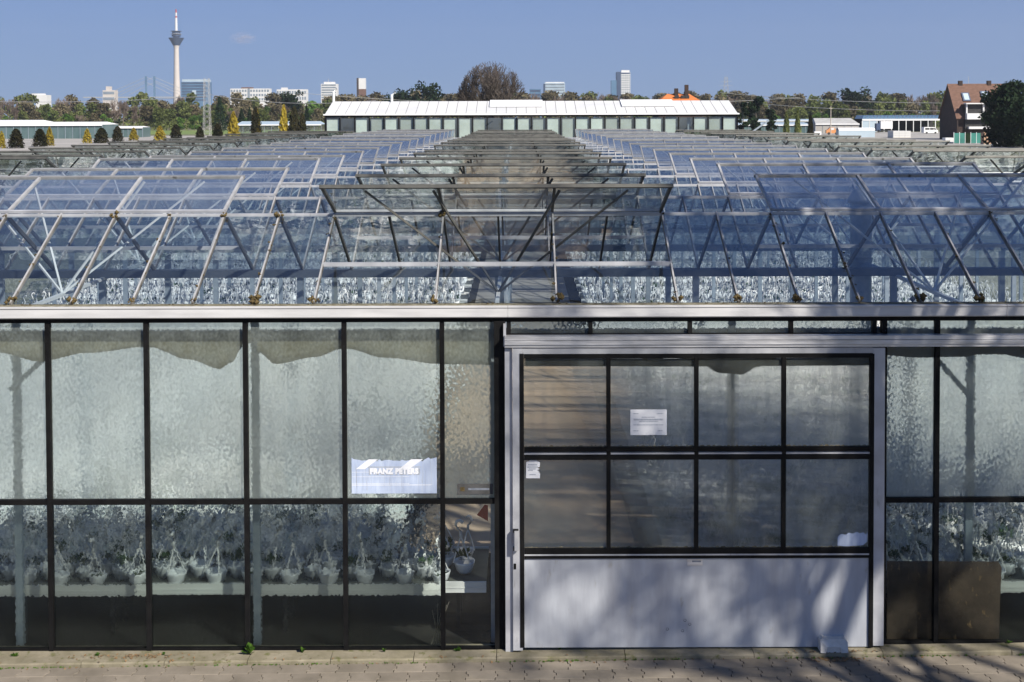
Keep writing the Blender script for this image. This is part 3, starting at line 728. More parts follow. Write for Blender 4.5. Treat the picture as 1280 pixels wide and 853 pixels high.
# weeds, leaf litter
def weed(px, s, label, n=18):
    c = at(px, 815, YF-.13); x = c.x; w_ = empty('weed', (x, YF-.10-.02, zbase(x)+.055)); tag(w_, label, 'weed')
    m = MB(); rr = random.Random(int(px))
    for k in range(n):
        a = rr.uniform(0, 2*math.pi); e = rr.uniform(.25, 1.35); l = s*rr.uniform(.5, 1); d = Vector((math.cos(a)*math.cos(e), math.sin(a)*math.cos(e)*.6, math.sin(e)))
        sd = d.cross(Vector((0,0,1))).normalized()*l*.22; p = d*l*.35; q = d*l; dr = Vector((0,0,-l*.12))
        m.face([Vector((0,0,0)), p + sd*.5, p*1.9 + sd, q + dr, p*1.9 - sd, p - sd*.5])
    m.build('foliage', M['weed'], w_)
weed(312, .16, 'leafy green weed growing from the kerb at a mullion foot', 26); weed(122, .06, 'tiny green weed in the kerb joint below the second pane'); weed(18, .08, 'small green weed at the end of the kerb by the corner post')
weed(378, .10, 'thin upright weed below the fourth front pane', 8); weed(480, .06, 'small low weed tuft below the name sign'); weed(572, .07, 'grassy weed tuft on the kerb beside the door post', 30)
weed(205, .05, 'tiny weed sprout below the third front pane'); weed(700, .045, 'tiny weed sprout at the foot of the kick panel'); weed(1262, .07, 'small weed at the kerb beyond the rusty board')
km = MB(); rr = random.Random(19)
for _ in range(900):
    x = rr.uniform(-6.6, 6.6); y = YF - .302 + rr.gauss(0, .012); s = rr.uniform(.004, .014); z = zbase(x) + .002
    if math.sin(x*1.7) + math.sin(x*4.1+1) + rr.gauss(0,.6) < -.2: continue
    for q in range(3):
        a_ = rr.uniform(0, 6.28); p = Vector((x,y,z)); d_ = Vector((math.cos(a_)*.6, math.sin(a_)*.5, 1))*s*1.6; e_ = Vector((-math.sin(a_), math.cos(a_), .2))*s; km.face([p-e_, p+e_, p+d_])
tag(km.build('kerb_moss', M['weed'], pav), kind='stuff')
lt = MB(); rr = random.Random(9)
for _ in range(420):
    if rr.random() < .45: x = at(1045 + rr.gauss(0, 26), 800, 13.7).x; y = YF - rr.uniform(.24,.42)
    elif rr.random() < .5: x = at(170 + rr.gauss(0, 40), 800, 13.7).x; y = YF - rr.uniform(.1,.22)
    else: x = rr.uniform(-6.3, 6.3); y = YF - .31 + rr.gauss(0,.025)
    z = zbase(x) + (.062 if y > YF-.30 else .006); s = rr.uniform(.008,.026); a = rr.uniform(0,6.28)
    d = Vector((math.cos(a),math.sin(a),rr.uniform(-.1,.5)))*s; e = Vector((-math.sin(a),math.cos(a),rr.uniform(-.2,.6)))*s*.55
    p = Vector((x,y,z)); lt.face([p-d, p-e, p+d, p+e])
tag(lt.build('leaf_litter', M['deadleaf']), 'dry brown leaves and crumbs scattered along the kerb', 'leaves', kind='stuff')
# dry twigs leaning inside a lower pane; red label; terracotta shard
tw = empty('dry_twigs', (ax(545,YF+.06), YF+.06, .09)); tag(tw, 'bundle of pale dry twigs leaning inside the glass under the bench', 'twigs')
for k, (dx, h) in enumerate(((-.12,.42),(-.05,.5),(.02,.55),(.06,.48),(.0,.36),(.09,.52))):
    MB().tube([(rng.uniform(-.1,.02),0,0),(dx*.3+.02,.0,h*.5),(dx+.06,.01,h)], [.004,.0035,.002], 4).build('twig', M['beige'], tw)
rl = empty('red_tag', at(601, 640, YF+.35)); tag(rl, 'small red plastic tag hanging at the post above the bench end', 'plastic tag')
m = MB(); P = [(-.05,-.04),(.09,-.12),(.09,.08),(.05,.09)]; m.v = [(x,0,z) for x,z in P]+[(x,.008,z) for x,z in P]; m.f = [(0,1,2,3),(7,6,5,4)]+[(i,i+4,(i+1)%4+4,(i+1)%4) for i in range(4)]; m.m=[0]*6; m.build('tag_sheet', M['red'], rl)

# ---- benches
ZB = .70
def bench(x0, x1, y0, y1, label, group, detail, tm='tray'):
    t = empty('bench', (x0, y0, 0)); tag(t, label, 'bench', group); L_, W_ = x1-x0, y1-y0
    MB().box(0, L_, .03, W_-.03, ZB-.02, ZB+.01).build('bench_top', M[tm], t)
    for y in (0, W_-.03): MB().box(0, L_, y, y+.03, ZB-.10, ZB+.035).build('rim', M['bench'], t)
    if detail:
        for y in (0, W_-.03): MB().box(0, L_, y-.006, y+.036, ZB-.045, ZB-.03).build('rim_bead', M['bench'], t)
        x = .5
        while x < L_:
            for y in (.35, W_-.35): MB().box(x-.025, x+.025, y-.025, y+.025, .013, ZB-.02).build('leg', M['dark'], t)
            x += 2.2
    return t
benches = []
for n in range(15):
    yg = YF + SPAN*n; half = .46*(yg+SPAN)
    for q, (a, c) in enumerate(((.36, 1.56), (1.80, 3.02))):
        le = -.44 if (n == 0 and q == 0) else -1.7
        l0 = max(XL+.4, -half); r1 = min(XR-.4, half)
        where = 'along the front glass' if n == 0 and q == 0 else 'seen through the glass roof'
        benches.append((l0, le, yg+a, yg+c)); benches.append((1.95, r1, yg+a, yg+c))
        grp = None if n == 0 and q == 0 else 'benches in rows across the greenhouse'
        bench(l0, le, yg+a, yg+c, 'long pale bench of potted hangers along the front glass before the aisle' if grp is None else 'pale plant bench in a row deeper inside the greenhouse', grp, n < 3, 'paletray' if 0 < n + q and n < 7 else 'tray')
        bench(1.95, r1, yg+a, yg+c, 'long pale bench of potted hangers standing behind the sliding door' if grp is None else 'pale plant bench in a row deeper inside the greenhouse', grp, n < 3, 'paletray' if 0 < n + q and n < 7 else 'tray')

# ---- hanging pots: white bowl, three hanger straps meeting in a hook, low plant
def pot_parts(hi=True, seed=4):
    nn = 14 if hi else 5
    pot = MB().lathe([(.075,0),(.10,.03),(.128,.12),(.134,.15),(.126,.15),(.118,.12)] if hi else [(.08,0),(.13,.15),(.11,.12)], n=nn)
    if hi: pot.f.append(tuple(reversed(range(nn)))); pot.m.append(0)
    hg = MB(); top = Vector((.0,0,.47)); seg = 6 if hi else 3
    for k in range(3 if hi else 2):
        a = 2*math.pi*k/3 + .5; hg.tube([(.128*math.cos(a),.128*math.sin(a),.145), (.07*math.cos(a),.07*math.sin(a),.31), tuple(top)], .0095 if hi else .010, 5 if hi else 3, cap=False)
    hook = [(0,0,.46),(.0,0,.53),(.034,0,.57),(.058,0,.61),(.040,0,.66),(-.008,0,.672),(-.044,0,.64)]
    hg.tube(hook if hi else [hook[0], hook[2], hook[3], hook[5], hook[6]], .020 if hi else .018, 6 if hi else 3, cap=hi)
    pl = MB(); rr = random.Random(seed)
    for k in range((30 + seed) if hi else 7):
        a = rr.uniform(0,6.28); q = rr.uniform(0,.11); l = rr.uniform(.03,.075)*(1 if hi else 1.7); e = rr.uniform(.1,1.3)
        c = Vector((math.cos(a)*q, math.sin(a)*q, .145 + rr.uniform(0,.05))); d = Vector((math.cos(a)*math.cos(e), math.sin(a)*math.cos(e), math.sin(e)))*l
        s = d.cross(Vector((0,0,1))).normalized()*l*.45; pl.face([c, c+d*.5+s, c+d, c+d*.5-s])
    return pot, hg, pl
ph, hh, lh = pot_parts(True)
POT, HANG, PLANT = ph.mesh('pot', M['whitepot'], True), hh.mesh('hanger', M['whitewire'], True), lh.mesh('plant', M['leaf'])
PLANTS = [PLANT] + [pot_parts(True, s_)[2].mesh('plant', M['leaf']) for s_ in (14, 24, 34)]
spots = []
for (x0, x1, y0, y1) in benches:
    rows = 5
    for r_ in range(rows):
        y = y0 + .13 + r_*(y1-y0-.28)/(rows-1); x = x0 + .2 + (.24 if r_ % 2 else 0)
        while x < x1 - .12:
            if rng.random() > .04: spots.append((x + rng.uniform(-.03,.03), y + rng.uniform(-.02,.02), rng.uniform(0, 6.28)))
            x += .48
def seen(s):
    x, y, _ = s; return abs((x/y)*FPX + PCX - 640) < 690
near = sorted([s for s in spots if seen(s) and s[1] < 40], key=lambda s: s[1])
ind = near[:290]; indset = set(ind)
for (x, y, a) in ind:
    front = y < YF + 1.8
    t = empty('hanging_pot', (x, y, ZB+.012), a + rng.uniform(0,1)); t.scale = (rng.uniform(.84,1.12),)*3
    if front and x < 0: lab, grp = 'white hanging pot with hooked white hanger on the bench along the front glass', 'hanging pots on the front bench'
    elif front: lab, grp = 'white hanging pot with hooked white hanger on the bench behind the sliding door', 'hanging pots behind the sliding door'
    else: lab, grp = 'white hanging pot with hooked white hanger on a bench deeper in the greenhouse', 'hanging pots on the inner benches'
    tag(t, lab, 'hanging pot', grp)
    link('pot', POT, t); link('hanger', HANG, t, rot=(rng.uniform(-.1,.1), rng.uniform(-.1,.1), 0)); (link('plant', rng.choice(PLANTS), t, scale=(1.0,1.0,rng.uniform(.8,1.5)) if y > YF+.7 else (.8,.8,.6)) if rng.random() < (.5 if YF+.7 < y < YF+4 else .3) else None)
rest = [s for s in spots if s not in indset and seen(s)]
def tile(mb, name, mat, pts):
    V = np.array(mb.v); quads = [f if len(f) == 4 else (*f, f[-1]) for f in mb.f if len(f) in (3,4)]
    F = np.array(quads); n = len(V); P = np.array(pts); c, s = np.cos(P[:,2]), np.sin(P[:,2])
    X = V[None,:,0]*c[:,None] - V[None,:,1]*s[:,None] + P[:,0:1]; Y = V[None,:,0]*s[:,None] + V[None,:,1]*c[:,None] + P[:,1:2]; Z = np.broadcast_to(V[None,:,2] + ZB+.012, X.shape)
    VV = np.stack([X,Y,Z], -1).reshape(-1,3); FF = (F[None] + (np.arange(len(P))*n)[:,None,None]).reshape(-1,4)
    return np_mesh(name, VV, FF, mat)
pl_, hl_, ll_ = pot_parts(False)
fr = empty('distant_hanging_pots', (0, 30, ZB)); tag(fr, 'mass of white hanging pots with hooks on the far greenhouse benches', 'hanging pots', kind='stuff')
for mb, nm, mt in ((pl_, 'pots', 'whitepot'), (hl_, 'hangers', 'whitewire'), (ll_, 'plants', 'leaf')):
    o = link(nm, tile(mb, nm, M[mt], rest if nm != 'plants' else rest[::5]), fr); o.location = (0, -30, -ZB); o['kind'] = 'stuff'
# boiler flue rising inside the roof on the far side of the door
fl_ = empty('flue_pipe', (5.2, 17.55, 0)); tag(fl_, 'shiny galvanised flue pipe with cap under the glass roof', 'flue')
MB().lathe([(.16,.02),(.16,5.25)], n=18).build('pipe', M['galv'], fl_, True); MB().lathe([(.16,5.25),(.2,5.26),(.2,5.32),(.12,5.46),(.02,5.5)], n=18).build('cap', M['galv'], fl_, True)
# ================================================================== BEYOND THE GREENHOUSE
M['white'] = surf('white roof coating', (.78,.79,.80), (.84,.84,.85), .4, .5, 0, 0, 0, .03)
M['whitewall'] = surf('white facade', (.58,.58,.58), (.68,.68,.68), .05, .7)
M['ivory'] = surf('ivory tower concrete', (.52,.47,.43), (.60,.55,.51), .05, .8)
M['navy'] = surf('dark blue cladding', (.03,.05,.10), (.05,.08,.15), .05, .5)
M['bglass'] = surf('blue office glass', (.07,.14,.24), (.12,.22,.34), .04, .25)
M['pglass'] = surf('pale office glass', (.36,.45,.52), (.46,.55,.62), .05, .3)
M['win'] = surf('far windows', (.16,.20,.25), (.26,.30,.34), .1, .3)
M['wood_'] = surf('bark', (.09,.07,.055), (.16,.13,.10), 2, .9)
M['twig'] = leafmat('bare twigs', (.16,.125,.105), (.25,.20,.165), .2, .1, .2)
M['bigtwig'] = leafmat('dark bare twigs', (.11,.092,.082), (.18,.155,.14), .1, .1, .2)
M['brown'] = leafmat('budding brown crown', (.115,.10,.06), (.19,.165,.10), .3, .25, .08)
M['olive'] = leafmat('olive spring crown', (.10,.125,.04), (.17,.195,.07), .25, .3, .08)
M['green'] = leafmat('fresh green crown', (.07,.14,.03), (.13,.22,.05), .2, .35, .08)
M['darkgreen'] = leafmat('dark evergreen crown', (.010,.020,.012), (.028,.045,.022), .25, .1, .3)
M['yew'] = leafmat('dark yew', (.018,.022,.010), (.045,.04,.02), .25, .1, .5)
M['gold'] = leafmat('golden conifer', (.27,.21,.03), (.42,.33,.05), .25, .3, 1.2)
M['brick'] = surf('dark brick', (.028,.018,.015), (.05,.032,.026), .8, .9)
M['tiles'] = surf('brown roof tiles', (.11,.06,.042), (.18,.10,.072), 1.2, .9, 0, .03, 3, stretch=(1,1,3))
M['orange'] = surf('orange roof tiles', (.50,.14,.035), (.60,.20,.06), .5, .8)
M['teal'] = surf('teal green mesh', (.02,.14,.12), (.04,.22,.18), .3, .7)
M['yard'] = surf('pale yard gravel', (.28,.27,.25), (.40,.38,.36), .06, .95)
M['grass'] = surf('meadow', (.12,.18,.04), (.18,.24,.06), .05, .95)
M['farglass'] = surf('far greenhouse glazing', (.055,.10,.105), (.125,.18,.185), .15, .3, stretch=(1,1,.3))
M['carorange'] = surf('orange car paint', (.60,.26,.10), (.66,.30,.12), 1, .3)
M['carwhite'] = surf('white van paint', (.74,.74,.74), (.8,.8,.8), 1, .35)
M['tyre'] = surf('tyre rubber', (.02,.02,.02), (.03,.03,.03), 3, .8)
M['crate'] = surf('brown cardboard crates', (.36,.22,.14), (.46,.30,.20), 1, .8)
M['mast'] = surf('galvanised mast', (.34,.34,.33), (.46,.46,.45), .5, .6)

def whiteglass():
    m, nt, N = newmat('white shaded roof glass'); L = nt.links.new
    df = N('BsdfDiffuse'); df.inputs[0].default_value = (.82,.83,.84,1); tl = N('BsdfTranslucent'); tl.inputs[0].default_value = (.85,.87,.86,1); gl = N('BsdfGlossy'); gl.inputs['Roughness'].default_value = .2
    c = ramp(nt, N, noise(nt, N, coords(nt, N), .6, 4), [(.3, (.66,.67,.69)), (.7, (.76,.76,.77))]); L(c, df.inputs[0])
    a = N('MixShader'); a.inputs[0].default_value = .18; L(df.outputs[0], a.inputs[1]); L(tl.outputs[0], a.inputs[2])
    b = N('MixShader'); b.inputs[0].default_value = .06; L(a.outputs[0], b.inputs[1]); L(gl.outputs[0], b.inputs[2]); o = N('OutputMaterial'); L(b.outputs[0], o.inputs[0]); return m
M['whiteglass'] = whiteglass()
M['palescreen'] = surf('pale green shade cloth', (.44,.49,.46), (.60,.65,.61), .7, .8, rand=.3)
# ---- the tall white-roofed greenhouse at the far end
YW = 75.0
wg = empty('packing_greenhouse', (0, YW, 0)); tag(wg, 'tall glass hall with long bright white roof beyond the greenhouse spans', 'glass hall')
def W(px, py, y): v = at(px, py, y); return Vector((v.x, v.y - YW, v.z))
xa, xb_ = ax(409, YW), ax(921, YW); ze = az(142, YW); zr_ = az(126.5, YW+3.0); 
n = 41; st = (xb_-xa)/n
rp = MB(); rp.box(.02, st-.02, 0, .05, -.03, 0)
for k in range(n):
    x = xa + k*st; sk = 0 
    m = MB(); P = [(x+.016,-.1,ze),(x+st-.016,-.1,ze),(x+st-.016,3.0,zr_),(x+.016,3.0,zr_)]
    m.v = P + [(a,b_,c-.02) for a,b_,c in P]; m.f = [(0,1,2,3),(7,6,5,4),(0,4,5,1),(1,5,6,2),(2,6,7,3),(3,7,4,0)]; m.m=[0]*6
    m.build('roof_panel', M['whiteglass'], wg)
MB().face([(xa,3.0,zr_),(xb_,3.0,zr_),(xb_,6.3,ze),(xa,6.3,ze)]).build('rear_roof', M['whiteglass'], wg)
for px0, px1 in ((612.5, 680), (780, 847)):
    x0, x1 = ax(px0, YW), ax(px1, YW); y0, y1 = 1.35, 2.98; zz = lambda y: ze + (zr_-ze)*(y+.25)/3.25 + .03
    m = MB(); P = [(x0,y0,zz(y0)),(x1,y0,zz(y0)),(x1,y1,zz(y1)),(x0,y1,zz(y1))]; m.v = P + [(a_,b_,c_+.05) for a_,b_,c_ in P]; m.f = [(3,2,1,0),(4,5,6,7),(0,1,5,4),(1,2,6,5),(2,3,7,6),(3,0,4,7)]; m.m=[0]*6; m.build('ridge_vent', M['white'], wg)
MB().box(xa-.1, xb_+.1, -.18, -.02, ze-.10, ze-.01).build('eave_gutter', M['white'], wg)
MB().box(xa, xb_, -.10, 0.0, ze-.2, ze-.11).build('eave_beam', M['black'], wg)
npn = 28; sp = (xb_-xa)/npn
for k in range(npn+1):
    MB().box(xa+k*sp-.028, xa+k*sp+.028, -.08, .03, 0, ze-.25).build('mullion', M['black'], wg)
    if k < npn: MB().face([(xa+k*sp+.07,0,3),(xa+(k+1)*sp-.07,0,3),(xa+(k+1)*sp-.07,0,ze-.3),(xa+k*sp+.07,0,ze-.3)]).build('wall_pane', M['sideglass'], wg)
for px in (412, 464, 560, 646, 752, 862): x = ax(px, YW); MB().box(x-.11, x+.11, .4, .6, 0, ze-.3).build('column', M['galv'], wg)
for x in (xa, xb_):
    MB().face([(x,0,0),(x,6.3,0),(x,6.3,ze),(x,3.0,zr_),(x,0,ze)]).build('gable_wall', M['navy'], wg)
MB().face([(xa,6.3,0),(xb_,6.3,0),(xb_,6.3,ze-.3),(xa,6.3,ze-.3)]).build('rear_wall', M['whiteglass'], wg)
for px in (438, 540, 600, 700, 800, 890):
    x = ax(px, YW); MB().bar((x,1.5,3.5),(x+4,1.5,ze-.5),.1,.1).build('roof_brace', M['galv'], wg)
for px, h in ((411, .9), (486, .6)):
    x = ax(px, YW); MB().tube([(x,2.8,zr_-.2),(x,2.8,zr_+h*.7),(x+.25,2.8,zr_+h)], .09, 8).build('roof_flue', M['steel_int'], wg)
for k in range(npn):
    if k in (1, 11, 24): continue
    a_ = xa + k*sp + rng.uniform(.06,.12); MB().box(a_, a_+sp-rng.uniform(.14,.3), .07+.01*(k%3), .10+.01*(k%3), 3.0, ze-rng.uniform(.22,.40)).build('inner_screen', M['palescreen'], wg)

# ---- neighbouring low glasshouses, yard
b = MB(); b.face([(ax(-60,230),185,.004),(XL-4,185,.004),(XL-40,400,.004),(ax(-60,400),400,.004)]); tag(b.build('gravel_field', M['yard']), 'grey standing ground among the young conifers', kind='structure')
b = MB(); b.face([(XR+6,130,.004),(ax(1330,320),130,.004),(ax(1330,440),440,.004),(ax(1000,440),440,.004)]); tag(b.build('yard', M['yard']), 'pale gravel yard beside the brick house', kind='structure')
b = MB(); b.face([(ax(110,540),430,.006),(ax(420,540),430,.006),(ax(420,540),560,.006),(ax(110,540),560,.006)]); tag(b.build('meadow', M['grass']), 'strip of green meadow before the wood', kind='structure')
def low_house(px0, px1, pyb, pye, pyr, label, mat='farglass', roof='white', depth=8, div=14):
    D = CZ*FPX/(pyb-145.0); t = empty('glasshouse', (0, D, 0)); tag(t, label, 'glasshouse')
    x0, x1 = ax(px0, D), ax(px1, D); z1, z2 = az(pye, D), az(pyr, D+depth/2); s_ = (x1-x0)/div
    MB().box(x0, x1, 0, depth, 0, z1-.1).build('glass_wall', M[mat], t)
    m = MB(); m.face([(x0,-.3,z1),(x1,-.3,z1),(x1-1,depth/2,z2),(x0+1,depth/2,z2)]); m.face([(x0+1,depth/2,z2),(x1-1,depth/2,z2),(x1,depth+.3,z1),(x0,depth+.3,z1)]); m.face([(x0,-.3,z1),(x0+1,depth/2,z2),(x0,depth+.3,z1)]); m.face([(x1,-.3,z1),(x1,depth+.3,z1),(x1-1,depth/2,z2)])
    m.build('roof', M[roof], t); MB().box(x0-.1,x1+.1,-.5,-.25,z1-.35,z1).build('gutter', M['white'], t)
    for k in range(div+1): MB().box(x0+k*s_-.05, x0+k*s_+.05, -.12, -.01, 0, z1-.3).build('mullion', M['galv'], t)
low_house(-70, 132, 172, 154.5, 151, 'teal glasshouse with rounded white roof edge behind the conifers', depth=14, div=22)
low_house(-70, 52, 168, 151, 148.5, 'white-roofed glasshouse showing over the teal glasshouse', depth=14, div=10)
low_house(134, 182, 170.5, 158, 156.5, 'small teal glasshouse beside the rounded white roof', depth=8, div=8)
low_house(298, 404, 168, 155, 151, 'low grey glasshouse behind the golden conifers', 'sideglass', 'pglass', 10, 12)
low_house(922, 1012, 170, 157, 154, 'low glasshouse with white gutter next to the tall glass hall', 'farglass', 'pglass', 10, 14)
low_house(905, 1040, 164, 152, 150, 'glasshouse row with pale roof behind the low glasshouse', 'farglass', 'pglass', 10, 14)
low_house(1018, 1072, 167.5, 156, 149, 'grey pitched glasshouse beside the open shed', 'yard', 'mast', 14, 6)
# open shed with a serrated glass roof
D = 445.0; sh = empty('open_shed', (0, D, 0)); tag(sh, 'open-fronted glass shed with serrated blue roof beside the brick house', 'shed')
x0, x1 = ax(1076, D), ax(1176, D); z1, z2 = az(150, D), az(145.5, D)
MB().box(x0, x1, 10, 10.3, 0, z1).build('rear_wall', M['dark'], sh); MB().box(x0, x0+6, 0, .2, 0, z1-.1).build('side_panel', M['pglass'], sh)
k = 22; s_ = (x1-x0)/k
for i in range(k):
    a = x0+i*s_; m = MB(); m.face([(a,0,z1),(a+s_,0,z1),(a+s_*.5,0,z2)]); m.face([(a,0,z1),(a+s_*.5,0,z2),(a+s_*.5,10,z2),(a,10,z1)],1); m.face([(a+s_*.5,0,z2),(a+s_,0,z1),(a+s_,10,z1),(a+s_*.5,10,z2)],1); m.build('roof_gable', [M['bglass'], M['pglass']], sh)
MB().box(x0,x1,-.2,0,z1-.7,z1-.05).build('fascia', M['white'], sh)
for i in range(0, k+1, 2): MB().box(x0+i*s_-.14, x0+i*s_+.14, -.1, .1, 0, z1-.7).build('column', M['steel_int'], sh)

# ---- brick house with balcony
D = 300.0; hx0 = ax(1194, D); HL, HW = 15.0, 12.5
hs_ = empty('brick_house', (hx0, D, 0)); tag(hs_, 'dark brick house with steep brown roof, skylights and white balcony', 'house')
ez, rz_ = az(148, D), az(106.5, D+HW/2)
m = MB(); m.face([(0,0,0),(HL,0,0),(HL,0,ez),(0,0,ez)]); m.face([(0,HW,0),(0,0,0),(0,0,ez),(0,HW/2,rz_-.2),(0,HW,ez)]); m.face([(HL,0,0),(HL,HW,0),(HL,HW,ez),(HL,HW/2,rz_-.2),(HL,0,ez)]); m.face([(HL,HW,0),(0,HW,0),(0,HW,ez),(HL,HW,ez)])
m.build('wall', M['brick'], hs_)
m = MB(); o_ = .35
for s_ in (1, -1):
    y0 = -.3 if s_ > 0 else HW+.3
    P = [(-o_,y0,ez-.3),(HL+o_,y0,ez-.3),(HL+o_,HW/2,rz_),(-o_,HW/2,rz_)]; b0 = len(m.v); m.v += P + [(x,y,z-.25) for x,y,z in P]
    m.f += [tuple(b0+i for i in f) for f in ((0,1,2,3),(7,6,5,4),(0,4,5,1),(1,5,6,2),(2,6,7,3),(3,7,4,0))]; m.m += [0]*6
rf = m.build('roof', M['tiles'], hs_)
for x in (2.6, 10.2): MB().box(x, x+1.0, HW/2-.4, HW/2+.4, rz_-.5, rz_+.8).build('chimney', M['brick'], rf)
MB().tube([(5.3,HW/2,rz_),(5.3,HW/2,rz_+2.0)], .05, 5).build('aerial', M['mast'], rf)
def onroof(x, z): t = (z-ez)/(rz_-ez); return Vector((x, t*HW/2, z))
for (px, py) in ((1207.5,124), (1231.5,122)):
    x = ax(px, D+2) - hx0; z = az(py, D+3)
    p, q = onroof(x, z-1.0), onroof(x, z+1.2); off = Vector((0,-.25,.2))
    f = MB().bar(p+off*.6, q+off*.6, 2.0, .25, (0,-1,1)).build('skylight', M['navy'], hs_); MB().bar(p+off+Vector((0,.15,.25)), q+off-Vector((0,.15,.25)), 1.3, .12, (0,-1,1)).build('pane', M['pglass'], f)
bx0, bx1 = ax(1203, D) - hx0, ax(1236, D) - hx0
zb1_, zb2_ = az(151, D), az(132, D)
MB().box(bx0, bx1, -.5, 3.0, az(149,D), zb2_).build('loggia_shade', M['dark'], hs_); MB().box(bx0-.2, bx1+.2, -1.7, .2, zb2_, zb2_+.3).build('loggia_roof', M['whitewall'], hs_)  # solid dark box, its colour stands for the shade in the loggia
MB().box(bx0, bx1+.4, -1.8, -.6, zb1_, az(143.5,D)).build('balcony', M['whitewall'], hs_)
for x in (bx0+.1, (bx0+bx1)/2+1, bx1-.2): MB().box(x, x+.35, -.9, -.55, az(149,D), zb2_).build('loggia_post', M['whitewall'], hs_)
MB().box(bx0, bx1, -.55, -.02, az(164,D), zb1_-.05).build('terrace_shade', M['dark'], hs_); MB().box(bx0+.6, bx1-.8, -1.6, -.6, az(163,D), az(160,D)).build('awning', M['whitewall'], hs_)  # dark block before the wall, terrace shade put into its colour

# ---- vehicles and yard goods
def wheelset(t, xs, y, r):
    for x in xs: MB().tube([(x,y-.1,r),(x,y+.12,r)], r, 12).build('wheel', M['tyre'], t)
def van(px, D, label):
    t = empty('parked_van', (ax(px, D), D, 0), R(8)); tag(t, label, 'van')
    P = [(-2.6,.35),(2.55,.35),(2.6,1.1),(2.1,1.35),(1.5,2.25),(-2.5,2.3),(-2.6,1.4)]; m = MB(); n = len(P)
    m.v = [(x,-.95,z) for x,z in P]+[(x,.95,z) for x,z in P]; m.f=[tuple(range(n)),tuple(reversed(range(n,2*n)))]+[(i,i+n,(i+1)%n+n,(i+1)%n) for i in range(n)]; m.m=[0]*len(m.f); m.build('body', M['carwhite'], t)
    for a, c in ((-2.2,-.6),(-.4,1.0)): MB().box(a, c, -.97, -.952, 1.35, 2.0).build('window', M['dark'], t)
    m = MB(); m.face([(1.12,-.965,1.35),(1.95,-.965,1.35),(1.45,-.965,2.05),(1.12,-.965,2.05)]); m.build('window', M['dark'], t)
    wheelset(t, (-1.6, 1.6), -.9, .36)
van(1160, 400, 'white panel van with dark windows parked beside the brick house')
t = empty('parked_car', (ax(1038.5, 385), 385, 0), R(-4)); tag(t, 'small orange car standing in the yard beyond the greenhouse roof', 'car')
P = [(-2.0,.3),(2.0,.3),(2.05,.85),(1.2,1.0),(.6,1.5),(-.8,1.52),(-1.5,1.05),(-2.0,.95)]; m = MB(); n = len(P)
m.v = [(x,-.85,z*1.6) for x,z in P]+[(x,.85,z*1.6) for x,z in P]; m.f=[tuple(range(n)),tuple(reversed(range(n,2*n)))]+[(i,i+n,(i+1)%n+n,(i+1)%n) for i in range(n)]; m.m=[0]*len(m.f); m.build('body', M['carorange'], t)
MB().box(-.75,.55,-.87,-.852,1.6,2.3).build('window', M['whitewall'], t); wheelset(t, (-1.2,1.25), -.8, .42)
t = empty('box_truck', (ax(1104, 430), 430, 0)); tag(t, 'white box lorry with dark cab parked before the open shed', 'lorry')
MB().box(-1.8,2.6,-1.1,1.1,1.4,4.2).build('cargo_box', M['carwhite'], t); MB().box(-3.4,-1.9,-1.1,1.1,.6,3.4).build('cab', M['navy'], t); MB().box(-3.4,2.6,-.9,.9,.5,.9).build('chassis', M['dark'], t); wheelset(t,(-2.6,1.2),-1.0,.5)
def stackbox(px, D, wd, ht, mat, name, label, cat, rows=3, cols=2):
    t = empty(name, (ax(px,D), D, 0)); tag(t, label, cat)
    for r_ in range(rows):
        for c_ in range(cols): MB().box(-wd/2+c_*wd/cols+.02, -wd/2+(c_+1)*wd/cols-.02, -wd/2, wd/2, .12+r_*ht/rows, .12+(r_+1)*ht/rows-.03).build('crate', M[mat], t)
    MB().box(-wd/2-.05, wd/2+.05, -wd/2, wd/2, 0, .11).build('pallet', M['beige'], t)
stackbox(1230.5, 255, 1.9, 2.6, 'crate', 'crate_pallet', 'pallet stacked with reddish brown crates beside the brick house', 'pallet')
stackbox(1246, 245, 2.2, 2.3, 'carwhite', 'container_pallet', 'pallet of white plastic containers next to the brown crates', 'pallet', 2, 2)
stackbox(1183, 265, 2.0, 1.2, 'carwhite', 'sack_pallet', 'low pallet of white sacks before the brick house', 'pallet', 2, 2)
stackbox(1122, 330, 5, 1.9, 'whitewall', 'sack_stack', 'pale heap of sacks standing before the open shed', 'sacks', 3, 3)
stackbox(1020, 330, 2.0, 1.8, 'carwhite', 'white_tank', 'white cube tank next to the small orange car', 'tank', 1, 1)
t = empty('green_fence', (0,262,0)); tag(t, 'dark green mesh fence panel between the house and the crates', 'fence')
for k in range(5): a = ax(1190+k*7,262); c_ = ax(1197+k*7,262); MB().box(a+.06,c_-.06,0,.05,.1,2.4).build('fence_panel', M['teal'] if k != 2 else M['darkgreen'], t); MB().box(a-.05,a+.05,-.05,.08,0,2.6).build('fence_post', M['steel_int'], t)
t = empty('long_tunnel', (0,340,0)); tag(t, 'low white-topped plastic tunnel beside the orange car', 'tunnel')
x0, x1 = ax(1047,340), ax(1092,340); MB().box(x0,x1,0,3,0,2.0).build('tunnel_side', M['pglass'], t); m=MB()
for k in range(7): a=math.pi*k/6; m.v += [(x0,1.5-1.6*math.cos(a),2.0+.8*math.sin(a)),(x1,1.5-1.6*math.cos(a),2.0+.8*math.sin(a))]
m.f=[(2*k,2*k+1,2*k+3,2*k+2) for k in range(6)]; m.m=[0]*6; m.build('tunnel_roof', M['white'], t)
